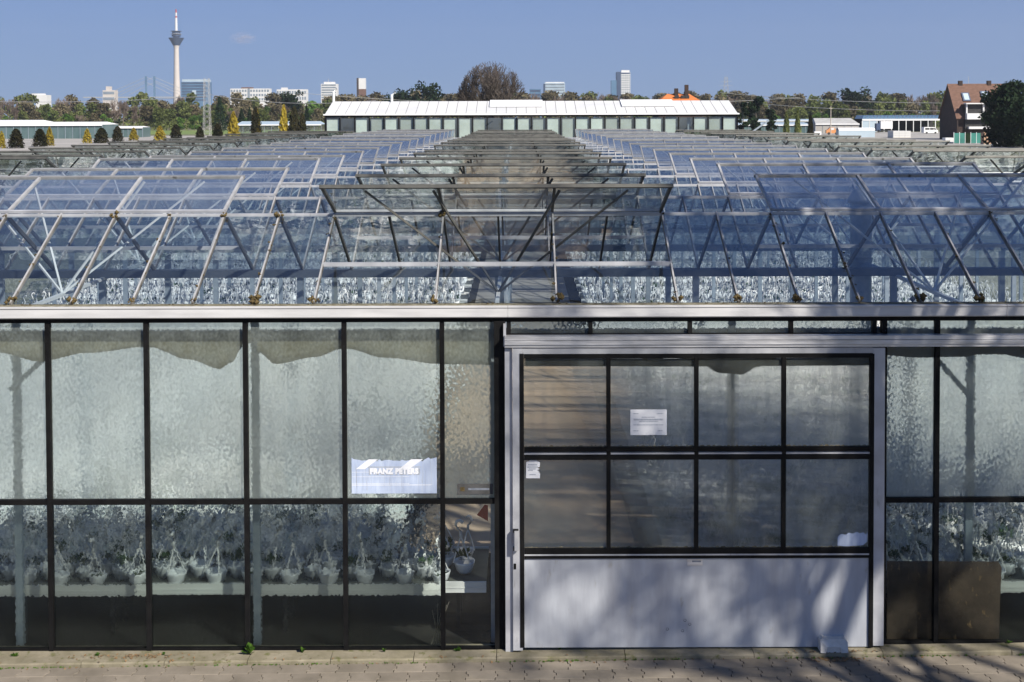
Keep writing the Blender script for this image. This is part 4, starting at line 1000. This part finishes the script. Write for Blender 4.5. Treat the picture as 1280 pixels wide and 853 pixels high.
t = empty('lamp_post', (ax(1037,350),350,0)); tag(t, 'thin wooden pole rising behind the orange car', 'pole'); MB().tube([(0,0,0),(0,0,az(134,350))],[.16,.1],7).build('pole', M['beige'], t); MB().box(-.5,.5,-.05,.05,az(137,350),az(136.4,350)).build('crossarm', M['beige'], t)

# ---- the city skyline
def tower_block(name, px0, px1, py0, D, depth, mat, label, floors=0, cols=0, winmat='win', cat='building'):
    t = empty(name, (0, D, 0)); tag(t, label, cat); x0, x1 = ax(px0,D), ax(px1,D); z1 = az(py0, D, px0); MB().box(x0,x1,0,depth,0,z1).build('wall', M[mat], t)
    if floors:
        zlo = CZ + (145-126)*D/FPX; fh = (z1-zlo)/floors
        for k in range(floors):
            if cols:
                cw = (x1-x0)/cols
                for c_ in range(cols): MB().box(x0+(c_+.2)*cw, x0+(c_+.8)*cw, -.3, -.05, zlo+k*fh+fh*.25, zlo+k*fh+fh*.75).build('window', M[winmat], t)
            else: MB().box(x0+1, x1-1, -.4, -.05, zlo+k*fh+fh*.3, zlo+k*fh+fh*.75).build('window_band', M[winmat], t)
    return t, x0, x1, z1
D = 2600.0; tv = empty('television_tower', (ax(220.5,D,60), D, 0)); tag(tv, 'slender concrete television tower with dark funnel and red-tipped mast', 'tower')
def tz(py): return az(py, D, 220)
k = D/FPX
MB().lathe([(5.6*k,0),(4.2*k,tz(118)),(3.4*k,tz(90)),(3.0*k,tz(62)),(3.3*k,tz(59)),(4.2*k,tz(56))], n=20).build('shaft', M['ivory'], tv, True)
MB().lathe([(4.2*k,tz(57)),(6.0*k,tz(53.5)),(9.4*k,tz(48)),(9.4*k,tz(47.6)),(2*k,tz(47.5))], n=24).build('funnel', M['navy'], tv)
MB().lathe([(4.0*k,tz(47.6)),(3.6*k,tz(46)),(5.4*k,tz(46)),(5.4*k,tz(43.8)),(2*k,tz(43.7))], n=20).build('deck', M['navy'], tv)
MB().lathe([(6.9*k,tz(43)),(6.9*k,tz(42.6)),(1.5*k,tz(42.5))], n=20).build('antenna_ring', M['mast'], tv); MB().lathe([(5.0*k,tz(42.5)),(5.0*k,tz(39.8)),(6.8*k,tz(39.4)),(6.8*k,tz(39)),(1.5*k,tz(38.8))], n=20).build('antenna_ring', M['navy'], tv)
MB().lathe([(1.8*k,tz(39)),(1.5*k,tz(22.4))], n=12).build('mast', M['whitewall'], tv); MB().lathe([(1.3*k,tz(22.4)),(1.2*k,tz(20.3))], n=12).build('red_band', M['red'], tv); MB().lathe([(1.3*k,tz(20.3)),(1.1*k,tz(16))], n=12).build('mast', M['whitewall'], tv); MB().lathe([(1.1*k,tz(16)),(.7*k,tz(12)),(0,tz(11.6))], n=12).build('mast_tip', M['red'], tv)
# cable-stayed bridge pylons
D = 2500.0; br = empty('bridge', (0,D,0)); tag(br, 'cable-stayed bridge with two slim dark blue pylons beside the television tower', 'bridge')
for px in (182.5, 193): x = ax(px,D,100); MB().box(x-1.9,x+1.9,-1.5,1.5,0,az(95.5,D,px)).build('pylon', M['bglass'], br)
for px in (182.5, 193):
    for q, py in ((1.0,96.5),(.62,103)):
        for s_ in (-1,1): MB().tube([(ax(px,D,100),0,az(py,D,px)),(ax(px+s_*52*q,D,118),0,az(119,D,px))], .42, 4).build('stay_cable', M['mast'], br)
MB().box(ax(110,D),ax(260,D),-6,6,az(121,D),az(120,D)).build('deck', M['mast'], br)
t, x0, x1, z1 = tower_block('glass_office', 230.5, 262, 102.5, 2300, 40, 'bglass', 'blue glass office block with hollow middle beside the television tower', 7, 0, 'navy')
MB().box(x0+1.5,x1-.6,2,36,z1,z1+5).build('roof_storey', M['pglass'], t); MB().box(x0+22,x0+30,-1.2,-.5,az(120,2300),az(112,2300)).build('atrium', M['pglass'], t)
t, x0, x1, z1 = tower_block('apartment_row', 291.5, 340, 111, 1500, 14, 'whitewall', 'long low white apartment row with flat roof above the wood', 3, 14)
MB().box(x0+14,x0+28,1,10,z1,z1+1.8).build('roof_storey', M['tiles'], t); MB().box(x0+22.8,x0+25.5,-.6,-.35,0,z1).build('stair_slot', M['win'], t)
t, x0, x1, z1 = tower_block('white_block', 349, 386, 112, 1600, 14, 'whitewall', 'low white block beside the pine, at the end of the apartment row', 2, 12); MB().box(x0+6,x0+14,1,8,z1,z1+2.6).build('roof_storey', M['whitewall'], t)
t, x0, x1, z1 = tower_block('white_tower_block', 404, 423.5, 105, 1500, 16, 'whitewall', 'square white tower block with banded windows', 7, 0); MB().box(x0+3.5,x1-3.5,2,12,z1,z1+2.6).build('roof_storey', M['whitewall'], t); MB().tube([(x0+9,5,z1),(x0+9,5,z1+7)],.3,5).build('aerial', M['mast'], t)
t, x0, x1, z1 = tower_block('water_tower', 449, 459, 98, 1500, 9, 'whitewall', 'narrow white tower with dark side and brown base', 0); MB().box(x0-.6,x0+2,-.5,8,0,z1+.3).build('dark_edge', M['brick'], t); MB().box(x0+2.2,x1+.2,-.4,8,0,az(111,1500)).build('brown_base', M['tiles'], t)
t, x0, x1, z1 = tower_block('rounded_office', 681, 707, 104, 1800, 25, 'pglass', 'pale glass office with curved top edge left of the high-rise'.replace(' left of', ' near'), 6, 0); MB().box(x0+2,x1-1,2,20,z1,z1+1.6).build('roof_rim', M['whitewall'], t); MB().box(x0-.8,x0+1.8,-1,24,0,z1-1).build('dark_edge', M['navy'], t)
tower_block('blue_office', 663, 677, 111.5, 1800, 18, 'bglass', 'small blue glass office beside the pale glass office', 3, 0, 'navy')
t, x0, x1, z1 = tower_block('high_rise', 776.5, 788, 90.5, 1700, 16, 'whitewall', 'white high-rise with left side coloured dark for shade and low blue wing standing over the trees', 12, 5)
MB().box(x0+.6,x1-1,2,12,z1,z1+3.2).build('roof_storey', M['whitewall'], t); MB().box(ax(771,1700),x0-.05,-.4,15,0,az(90.5,1700)).build('shaded_side', M['navy'], t); MB().box(ax(764.5,1700),ax(771,1700)-.05,-.2,14,0,az(101,1700)).build('low_wing', M['bglass'], t); MB().box(x0+.3,x1-.3,-.4,-.05,z1-2.4,z1-.6).build('top_band', M['navy'], t)  # left box coloured dark for the shaded face of the white tower
t, x0, x1, z1 = tower_block('white_villa', 50, 64, 119, 900, 8, 'whitewall', 'white flat-roofed house showing above the wood edge', 0); MB().box(x0-4,x0+5,1,7,z1-.4,z1+1.2).build('roof_storey', M['whitewall'], t)
t, x0, x1, z1 = tower_block('pale_block', 133, 148, 113, 2400, 20, 'ivory', 'hazy pale block with roof mast before the bridge', 2, 0); MB().box(x0+6,x0+14,2,16,z1,z1+8).build('roof_storey', M['ivory'], t)
t, x0, x1, z1 = tower_block('far_white_house', 913, 924, 120.5, 900, 8, 'whitewall', 'small white gabled house beside the lattice pylon', 2, 3); m=MB(); m.face([(x0-.3,-.3,z1),(x1+.3,-.3,z1),(x1+.3,4,z1+2),(x0-.3,4,z1+2)]); m.face([(x0-.3,4,z1+2),(x1+.3,4,z1+2),(x1+.3,8.3,z1),(x0-.3,8.3,z1)]); m.build('roof', M['mast'], t)
# orange hipped roof
D = 190.0; t = empty('orange_roofed_house', (0,D,0)); tag(t, 'house with bright orange hipped roof behind the white-roofed hall', 'house')
x0, x1 = ax(821,D), ax(881,D); z0, z1 = az(130,D), az(117.5,D); xm0, xm1 = ax(838,D), ax(866,D)
MB().box(x0+.3,x1-.3,.3,8.7,0,z0).build('wall', M['brick'], t)
m = MB(); m.face([(x0,0,z0),(x1,0,z0),(xm1,4.5,z1),(xm0,4.5,z1)]); m.face([(x1,0,z0),(x1,9,z0),(xm1,4.5,z1)]); m.face([(x1,9,z0),(x0,9,z0),(xm0,4.5,z1),(xm1,4.5,z1)]); m.face([(x0,9,z0),(x0,0,z0),(xm0,4.5,z1)]); m.build('roof', M['orange'], t)
for px, h in ((849,.9),(862,1.5)): x = ax(px,D); MB().box(x-.3,x+.3,3.6,4.3,z1-.8,z1+h).build('chimney', M['brick'], t)
for px in (848, 856, 861): x = ax(px,D); MB().box(x-.35,x+.35,2.1,2.7,z0+.85,z0+1.35).build('roof_window', M['dark'], t)

# ---- lattice masts and power lines
def lattice(px, D, pyt, wb, wt, label, name='lattice_mast', arms=()):
    t = empty(name, (ax(px,D,120),D,0)); tag(t, label, 'pylon'); zt_ = az(pyt, D, px); n = 12
    def hw(z): return wb/2 + (wt/2-wb/2)*z/zt_
    th = max(.06, .18*D/FPX)
    for sx in (-1,1):
        for sy in (-1,1): MB().bar((sx*wb/2,sy*wb/2,0),(sx*wt/2,sy*wt/2,zt_),th,th).build('leg', M['mast'], t)
    m = MB()
    for k_ in range(n):
        z0, z1 = zt_*k_/n, zt_*(k_+1)/n
        for s_ in (-1,1):
            a, c_ = hw(z0), hw(z1); m.bar((-a*s_,-a,z0),(c_*s_,-c_,z1),th*.7,th*.7); m.bar((-a,-a*s_,z0),(-c_,c_*s_,z1),th*.7,th*.7); m.bar((a,-a*s_,z0),(c_,c_*s_,z1),th*.7,th*.7); m.bar((-a*s_,a,z0),(c_*s_,c_,z1),th*.7,th*.7)
    m.build('bracing', M['mast'], t)
    for (py, l) in arms: MB().bar((-l,0,az(py,D,px)),(l,0,az(py,D,px)),th,th*1.4).build('crossarm', M['mast'], t)
    MB().tube([(0,0,zt_),(0,0,zt_+3*D/FPX)],th*.4,4).build('tip', M['mast'], t)
lattice(258.5, 330, 98, 2.0, 1.3, 'tall galvanised lattice mast rising by the golden conifers')
lattice(907.5, 1000, 96, 8, 2.0, 'far grey lattice pylon with crossarms over the wood', 'power_pylon', ((102,5),(107,6)))
def wire(p0, p1, sag, label, r=.07):
    a, c_ = at(*p0), at(*p1); o = empty('power_line', a); tag(o, label, 'power line'); pts = [a.lerp(c_, s_/20) - a - Vector((0,0,sag*4*(s_/20)*(1-s_/20))) for s_ in range(21)]
    MB().tube(pts, r, 4).build('cable', M['mast'], o)
wire((-60,125,420),(258,120.5,330),1.2,'overhead cable running across the wood to the lattice mast',.075); wire((258,117.5,330),(470,126,260),1.5,'overhead cable from the lattice mast towards the tall glass hall',.06)
wire((380,117,420),(1000,122,420),3.5,'overhead cable passing behind the big bare tree',.07); wire((900,116,420),(1290,128,330),1.5,'upper overhead cable before the wood ending behind the brick house',.075); wire((930,128,420),(1290,137,330),1.5,'lower overhead cable before the wood ending behind the brick house',.075)

# ---- trees
def leaf_cloud(n, blobs, size, seed, shell=.55):
    r = np.random.RandomState(seed); V = np.zeros((n,4,3)); wts = np.array([b_[3]*b_[4]*b_[5] for b_ in blobs]) ** .67; idx = r.choice(len(blobs), n, p=wts/wts.sum()); B = np.array(blobs)[idx]
    d = r.normal(size=(n,3)); d /= np.linalg.norm(d,axis=1)[:,None]; q = (shell + (1-shell)*r.rand(n))**.8
    c = B[:,:3] + d*B[:,3:6]*q[:,None]
    u = r.normal(size=(n,3)); u /= np.linalg.norm(u,axis=1)[:,None]; v = np.cross(u, r.normal(size=(n,3))); v /= np.linalg.norm(v,axis=1)[:,None]
    s = size*(.5+r.rand(n))[:,None]
    V[:,0] = c-u*s-v*s*.3; V[:,1] = c+v*s*.7-u*s*.1; V[:,2] = c+u*s; V[:,3] = c-v*s*.6+u*s*.2
    return V.reshape(-1,3), np.arange(4*n).reshape(-1,4)
def branches(seed, h, spread, levels=5, kids=(3,4), r0=.3, trunk=.3, droop=0.0, dome=None):
    """segments (p, q, r_p, r_q) of a branching bare tree"""
    r = random.Random(seed); segs = []
    def grow(p, d, l, rad, lev):
        n = 3; q = p
        for k in range(n):
            d = (d + Vector((r.gauss(0,.10),r.gauss(0,.10),r.gauss(.02,.06)))).normalized(); e = q + d*l/n; r1 = rad*(1-.14*(k+1)); segs.append((q, e, rad*(1-.14*k), r1)); q = e
            if lev < levels and lev > 0 and k < n-1:
                for _ in range(1): child(q, d, l, r1*.55, lev)
        if lev < levels:
            for _ in range(r.randint(*kids)): child(q, d, l, rad*.62, lev)
    def child(q, d, l, rad, lev):
        a = Vector((r.gauss(0,1),r.gauss(0,1),r.gauss(.15,.6))).normalized(); nd = (d + a*spread).normalized(); nd.z -= droop; grow(q, nd.normalized(), l*r.uniform(.62,.85), max(rad,.006), lev+1)
    grow(Vector((0,0,0)), Vector((0,0,1)), h*trunk, r0, 0)
    return segs
def seg_mesh(name, segs, mat, sides=4, minr=0.0):
    P = np.array([s[0] for s in segs]); Q = np.array([s[1] for s in segs]); a = np.maximum(np.array([s[2] for s in segs]),minr); c = np.maximum(np.array([s[3] for s in segs]),minr)
    d = Q-P; d /= np.linalg.norm(d,axis=1)[:,None]+1e-9; h = np.where(np.abs(d[:,2:3])<.9, np.array([[0,0,1.]]), np.array([[1.,0,0]])); u = np.cross(d,h); u /= np.linalg.norm(u,axis=1)[:,None]; v = np.cross(u,d)
    rings = []
    for k in range(sides):
        t = 2*math.pi*k/sides; o = u*math.cos(t)+v*math.sin(t); rings += [P+o*a[:,None], Q+o*c[:,None]]
    V = np.stack(rings,1).reshape(-1,3); n = len(segs); base = (np.arange(n)*2*sides)[:,None]
    F = np.concatenate([base + np.array([[2*k, 2*((k+1)%sides), 2*((k+1)%sides)+1, 2*k+1]]) for k in range(sides)],0)
    return np_mesh(name, V, F, mat, True)
# crowns of the far wood: unit trees about 16 m tall
def trunk_mesh(h, r0): return MB().tube([(0,0,0),(.1,.1,h*.5),(0,0,h)],[r0,r0*.7,r0*.35],6).mesh('trunk', M['wood_'])
kinds = {}
def blobset(seed, h, wd, n, low=.3):
    r = random.Random(seed); out = []
    for _ in range(n):
        t = r.uniform(low, .95); a = r.uniform(0,6.28); q = wd*.5*math.sin(math.pi*min(.95,max(.15,(t-low)/(1-low)*.8+.15)))*r.uniform(.2,.9)
        s = wd*r.uniform(.14,.26); out.append((math.cos(a)*q, math.sin(a)*q, h*t, s, s, s*.8))
    return out
def bare_crown(seed, h, wd, mat, nleaf):
    sg = branches(seed, h, .62, 4, (3,4), .26, .30); zs = max(s[1].z for s in sg); ws = max(max(abs(s[1].x),abs(s[1].y)) for s in sg)
    sg = [(Vector((p.x*wd/2/ws,p.y*wd/2/ws,p.z*h/zs)), Vector((q.x*wd/2/ws,q.y*wd/2/ws,q.z*h/zs)), a, c_) for p,q,a,c_ in sg]
    me = seg_mesh('crown', sg, M['twig'], 3, .075)
    return me, sg
def mixed(seed, h, wd, mat, n, size, nb=16, low=.28):
    V, F = leaf_cloud(n, blobset(seed, h, wd, nb, low), size, seed, .3); return np_mesh('crown', V, F, M[mat])
for k_ in range(3): kinds['bare%d' % k_] = (bare_crown(40+k_, 17, 12, 'twig', 0)[0], 'bare grey-brown tree in the far wood', 'bare trees of the far wood')
for k_ in range(3): kinds['brown%d' % k_] = (mixed(50+k_, 16, 12, 'brown', 1500, .62, 22), 'brown budding tree in the far wood', 'budding brown trees of the far wood')
for k_ in range(2): kinds['olive%d' % k_] = (mixed(60+k_, 15, 11, 'olive', 1400, .62, 20), 'olive tree in young leaf in the far wood', 'olive trees of the far wood')
for k_ in range(2): kinds['green%d' % k_] = (mixed(70+k_, 13, 11, 'green', 1300, .62, 20, .15), 'fresh green tree in the far wood', 'fresh green trees of the far wood')
def conifer(seed, h, wd, mat, n, size, base=.02, pw_=.75):
    r = np.random.RandomState(seed); t = r.rand(n)**.75; a = r.rand(n)*6.283; lump = 1+.20*np.sin(a*5+t*22)+.10*np.sin(a*11-t*40)+.13*r.randn(n); q = wd/2*(1-t)**pw_*lump*(.6+.4*r.rand(n)**.5)
    c = np.stack([np.cos(a)*q, np.sin(a)*q, h*(base+(1-base)*t)],1); u = r.normal(size=(n,3)); u[:,2] = np.abs(u[:,2])+.3; u /= np.linalg.norm(u,axis=1)[:,None]; v = np.cross(u, r.normal(size=(n,3))); v /= np.linalg.norm(v,axis=1)[:,None]; s = size*(.5+r.rand(n))[:,None]
    V = np.stack([c-u*s*.8, c+v*s*.5, c+u*s, c-v*s*.5],1).reshape(-1,3); return np_mesh('crown', V, np.arange(4*n).reshape(-1,4), M[mat])
kinds['dark0'] = (conifer(80, 15, 7, 'darkgreen', 800, .5), 'dark pointed conifer in the far wood', 'dark conifers of the far wood')
TR = trunk_mesh(9, .28)
def plant_tree(name, me, x, y, s, label, group, tr=TR, z=0, trs=1.0):
    t = empty(name, (x,y,z), rng.uniform(0,6.28)); t.scale = (s*rng.uniform(.9,1.15), s*rng.uniform(.9,1.15), s); tag(t, label, 'tree', group)
    link('trunk', tr, t, scale=(trs,trs,trs)); link('crown', me, t); return t
def belt(px0, px1, D, step, tops, weights):
    px = px0
    while px < px1:
        kd = rng.choices(list(weights), list(weights.values()))[0]; kk = kd + str(rng.randrange({'bare':3,'brown':3,'olive':2,'green':2,'dark':1}[kd])); me, lab, grp = kinds[kk]
        top = rng.uniform(*tops); dd = D + rng.uniform(-25,25); h = az(top, dd); hh_ = {'bare':17,'brown':16,'olive':15,'green':13,'dark':15}[kd]
        s = h/hh_*(.72 if kd == 'green' else 1)
        plant_tree('far_tree', me, ax(px, dd, 130), dd, s, lab, grp); px += rng.uniform(.6,1.4)*step
mixw = dict(bare=3.5, brown=3, olive=4, green=2.5, dark=.6)
belt(-50, 420, 720, 17, (116,123), mixw); belt(-50, 420, 640, 17, (122,131), mixw); belt(-50, 420, 560, 19, (132,141), dict(bare=2, brown=2, olive=3, green=3, dark=.4))
belt(420, 930, 760, 17, (115,121), dict(bare=4, brown=5, olive=1, green=.4, dark=.5)); belt(420, 930, 700, 15, (119,124), dict(bare=3, brown=6, olive=2, green=.3, dark=.3))
belt(925, 1200, 720, 15, (117,122), dict(bare=2, brown=4.5, olive=3, green=1, dark=.2)); belt(925, 1200, 640, 16, (123,131), dict(bare=1, brown=4, olive=4, green=2, dark=.5)); belt(930, 1290, 560, 17, (131,140), dict(bare=1, brown=1, olive=3, green=5, dark=.6))
for mt_, sd in (('brown', 92), ('olive', 93), ('twig', 94)):
    rr = random.Random(sd); V, F = leaf_cloud(9000, [(x_ + rr.uniform(-6,6), 800+rr.uniform(-30,40), rr.uniform(4,11), 9, 9, 6.5) for x_ in range(-390, 420, 9)], 1.0, sd, .2)
    tag(link('distant_woods', np_mesh('distant_woods', V, F, M[mt_])), {'brown':'brown depth of the far wood behind its single trees','olive':'olive patches deep in the far wood','twig':'bare grey depth of the far wood'}[mt_], 'wood', kind='stuff')
V, F = leaf_cloud(9000, [(x_, 600+rng.uniform(-40,90), 2.2, 9, 9, 3.8) for x_ in range(-300, 330, 7)], .9, 91, .2)
tag(link('undergrowth', np_mesh('undergrowth', V, F, M['olive'])), 'low bushes filling the foot of the far wood', 'bushes', kind='stuff')
# single pines on the skyline
PIN = mixed(95, 15, 13, 'darkgreen', 900, .5, 12, .55)
for px, top, D, lab in ((528,103,560,'dark umbrella pine rising over the white-roofed hall'),(497,112,560,'low dark pine standing beside the umbrella pine'),(367,113,620,'rounded dark pine before the low white block'),(1075,111,600,'round dark pine alone on the skyline of the wood')):
    s = az(top,D)/15.0; plant_tree('pine_tree', PIN, ax(px,D,120), D, s, lab, None)
DC = conifer(81, 12, 6.5, 'darkgreen', 1500, .42); YC = conifer(82, 4, 2.6, 'yew', 3200, .17, 0, .45); GC = conifer(83, 4, 2.4, 'gold', 1500, .22, 0, .6)
OC = conifer(84, 4, 2.4, 'olive', 1500, .22, 0, .6); trs_ = trunk_mesh(1.2,.1)
for px, top, bot, wd, nm, me, h0, w0, lab, grp in (
    (278,120,156,18,'dark_conifer',DC,12,6.5,'broad dark green conifer beside the lattice mast',None),(305,135,154,12,'dark_conifer',DC,12,6.5,'short dark conifer behind the golden conifers',None),(315,133,153,9,'dark_conifer',DC,12,6.5,'slim dark conifer behind the golden conifers',None),(386,131,150,9,'dark_conifer',DC,12,6.5,'dark conifer near the tall glass hall gable',None)):
    D = 480; s = (az(top,D)-0)/h0; t = plant_tree(nm, me, ax(px,D), D, s, lab, grp); k_ = (wd*D/FPX)/(w0*s); t.scale.x *= k_; t.scale.y *= k_
def conif_row(px, top, bot, wd, kind, lab, grp):
    D = CZ*FPX/(max(bot,166)-145.0) if bot > 168 else 300; D = min(D, 320); me, h0, w0 = (YC,4,2.6) if kind == 'y' else ((GC,4,2.4) if px < 900 else (OC,4,2.4))
    h = az(top,D); s = h/h0; t = plant_tree('yew_cone' if kind == 'y' else 'golden_conifer', me, ax(px,D,170), D, s, lab, grp, trs_); k_ = (wd*D/FPX)/(w0*s); t.scale.x = s*k_; t.scale.y = s*k_
for px, top, bot, wd in ((20,160,184,18),(50,160,182,17),(127,159,178,17),(147,157,176,13),(220,155,172,14),(250,158,170,11),(272,154,168,14),(320,134,166,14),(368,134,164,15),(378,142,164,12)):
    conif_row(px, top, bot, wd, 'y', 'dark clipped yew cone in the nursery row' if px < 260 else 'tall dark yew among the golden conifers', 'yew cones in the nursery row' if px < 260 else 'tall yews among the golden conifers')
for px, top, bot, wd in ((2,163,184,9),(62,158,181,11),(109,160,178,11),(167,159,174,11),(200,157,173,14),(292,140,166,16),(355,132,163,13),(322,137,166,8)):
    conif_row(px, top, bot, wd, 'g', 'small golden conifer in the nursery row' if px < 260 else 'tall golden conifer before the low grey glasshouse', 'small golden conifers' if px < 260 else 'tall golden conifers')
for px, top, wd in ((983,141,9),(997,140,9),(1013,145,8)): conif_row(px, top, 160, wd, 'g' if px < 1010 else 'y', 'olive golden conifer behind the low glasshouse' if px < 1010 else 'dark yew column at the glasshouse end', 'golden conifers behind the low glasshouse' if px < 1010 else None)
# dark evergreens: beside the hall and beside the house
def evergreen(px, D, top, wd, lab, seed, nb=26, n=5200, size=.26):
    h = az(top, D); w_ = wd*D/FPX; V, F = leaf_cloud(n, blobset(seed, h, w_*1.05, nb, .08), size, seed, .25); t = empty('evergreen_tree', (ax(px,D),D,0)); tag(t, lab, 'tree'); link('trunk', trunk_mesh(h*.6,.3), t); link('crown', np_mesh('crown', V, F, M['darkgreen']), t)
evergreen(1262, 235, 108, 66, 'big dark evergreen tree hiding the end of the brick house', 201, 60, 16000, .32); evergreen(1291, 225, 118, 50, 'dark evergreen tree next to the big evergreen by the house', 202)
evergreen(944, 330, 122, 24, 'dark evergreen tree at the gable of the tall glass hall', 203, 18, 2600, .4); evergreen(928, 300, 128, 16, 'low dark evergreen against the hall gable', 204, 14, 1600, .35); evergreen(962, 360, 138, 20, 'small rounded dark evergreen beyond the low glasshouses', 205, 14, 1600, .35)
# the big bare tree
D = 195.0; bt = empty('bare_tree', (ax(615,D,110), D, 0)); tag(bt, 'large round-crowned bare tree standing behind the white-roofed hall', 'tree')
def dome_tree(seed, h, wd, trunk_h):
    r = random.Random(seed); segs = []; cz_ = h*.52
    def inside(p): return (p.x/(wd/2))**2 + (p.y/(wd/2))**2 + ((p.z-cz_)/(h-cz_))**2 < 1.0 + r.uniform(-.08,.04)
    def grow(p, d, l, rad, lev):
        q = p
        for k in range(4):
            d = (d + Vector((r.gauss(0,.11),r.gauss(0,.11),r.gauss(.03,.06)))).normalized(); e = q+d*l/4
            if not inside(e) and lev > 0: return
            segs.append((q,e,rad*(1-.1*k),rad*(1-.1*(k+1)))); q = e
            if lev and lev < 6 and k in (1,2):
                a = Vector((r.gauss(0,1),r.gauss(0,1),r.gauss(.2,.6))).normalized(); grow(q, (d+a*.6).normalized(), l*.66, rad*.55, lev+1)
        if lev < 6:
            for _ in range(2):
                a = Vector((r.gauss(0,1),r.gauss(0,1),r.gauss(.25,.5))).normalized(); grow(q, (d+a*.42).normalized(), l*.82, rad*.66, lev+1)
    for k in range(7):
        a = 6.28*k/7 + r.uniform(-.3,.3); e = r.uniform(.5,1.3); grow(Vector((0,0,trunk_h)), Vector((math.cos(a)*math.cos(e),math.sin(a)*math.cos(e),math.sin(e))), h*.24, .26, 1)
    grow(Vector((0,0,trunk_h)), Vector((0,0,1)), h*.24, .3, 1)
    return segs
hb = az(75,D); sg = dome_tree(12, hb, 92*D/FPX, 3.2); MB().tube([(0,0,0),(.05,0,1.8),(0,0,3.4)],[.6,.45,.42],9).build('trunk', M['wood_'], bt)
link('crown', seg_mesh('crown', sg, M['bigtwig'], 3, .02), bt)

# ---- roadside trees behind the viewer, whose shade falls on the door and the road
def road_tree(x, y, seed, h, label, leaf=0):
    t = empty('roadside_tree', (x,y,zbase(max(-20,min(20,x)))-.05)); tag(t, label, 'tree'); sg = branches(seed, h, .44, 5, (2,3), .30, .22); link('branches', seg_mesh('branches', sg, M['wood_'], 5), t)
    if leaf:
        r = np.random.RandomState(seed); tips = np.array([s[1] for s in sg if s[2] < .03]); tips = tips[r.choice(len(tips), min(leaf,len(tips)), False)]
        V, F = leaf_cloud(len(tips)*9, [(*p,.40,.40,.34) for p in tips], .08, seed, .1); link('crown', np_mesh('crown', V, F, M['green']), t)
    return t
road_tree(10.6, 4.2, 301, 23, 'upright roadside tree that shades the sliding door', 70)
road_tree(14.4, 4.4, 302, 24, 'tall roadside tree shading the paving and gutter', 260)
road_tree(17.8, 4.0, 305, 24, 'tall roadside tree farther along the road', 320)
road_tree(21.5, 4.6, 303, 22, 'slender roadside tree past the greenhouse corner', 300)
# ---- a small faint cloud
m, nt_, N = newmat('cloud vapour'); L = nt_.links.new; pv_ = N('VolumePrincipled'); pv_.inputs['Color'].default_value = (.98,.93,.95,1); pv_.inputs['Anisotropy'].default_value = .2
tc = N('TexCoord').outputs['Object']; le = N('VectorMath'); le.operation = 'LENGTH'; L(tc, le.inputs[0]); fo = N('MapRange'); L(le.outputs['Value'], fo.inputs[0]); fo.inputs[1].default_value = .15; fo.inputs[2].default_value = .95; fo.inputs[3].default_value = 1; fo.inputs[4].default_value = 0
nz = noise(nt_, N, tc, 2.6, 5, .6); nr = N('MapRange'); L(nz, nr.inputs[0]); nr.inputs[1].default_value = .42; nr.inputs[2].default_value = .72; mu = N('Math'); mu.operation = 'MULTIPLY'; L(fo.outputs[0], mu.inputs[0]); L(nr.outputs[0], mu.inputs[1])
m2_ = N('Math'); m2_.operation = 'MULTIPLY'; L(mu.outputs[0], m2_.inputs[0]); m2_.inputs[1].default_value = .05; L(m2_.outputs[0], pv_.inputs['Density']); oo = N('OutputMaterial'); L(pv_.outputs[0], oo.inputs['Volume'])
cl = at(304, 48, 4200); V_ = MB(); V_.lathe([(math.sin(math.pi*k/10)+1e-4, -math.cos(math.pi*k/10)) for k in range(11)], n=20)
co_ = V_.build('cloud', m); co_.location = cl; co_.scale = (58, 50, 27); tag(co_, 'small faint pinkish cloud beside the television tower', 'cloud', kind='stuff')

# ---- thin spring haze over the plain
hz = MB().box(-3400, 3400, -450, 3400, -1.25, 262); m, nt_, N = newmat('haze'); hv = N('VolumePrincipled'); hv.inputs['Color'].default_value = (.80,.87,.97,1); hv.inputs['Density'].default_value = 0.00011; hv.inputs['Anisotropy'].default_value = 0.2
nt_.links.new(hv.outputs[0], N('OutputMaterial').inputs['Volume']); tag(hz.build('haze', m), 'thin bluish haze over the plain', 'haze', kind='stuff')
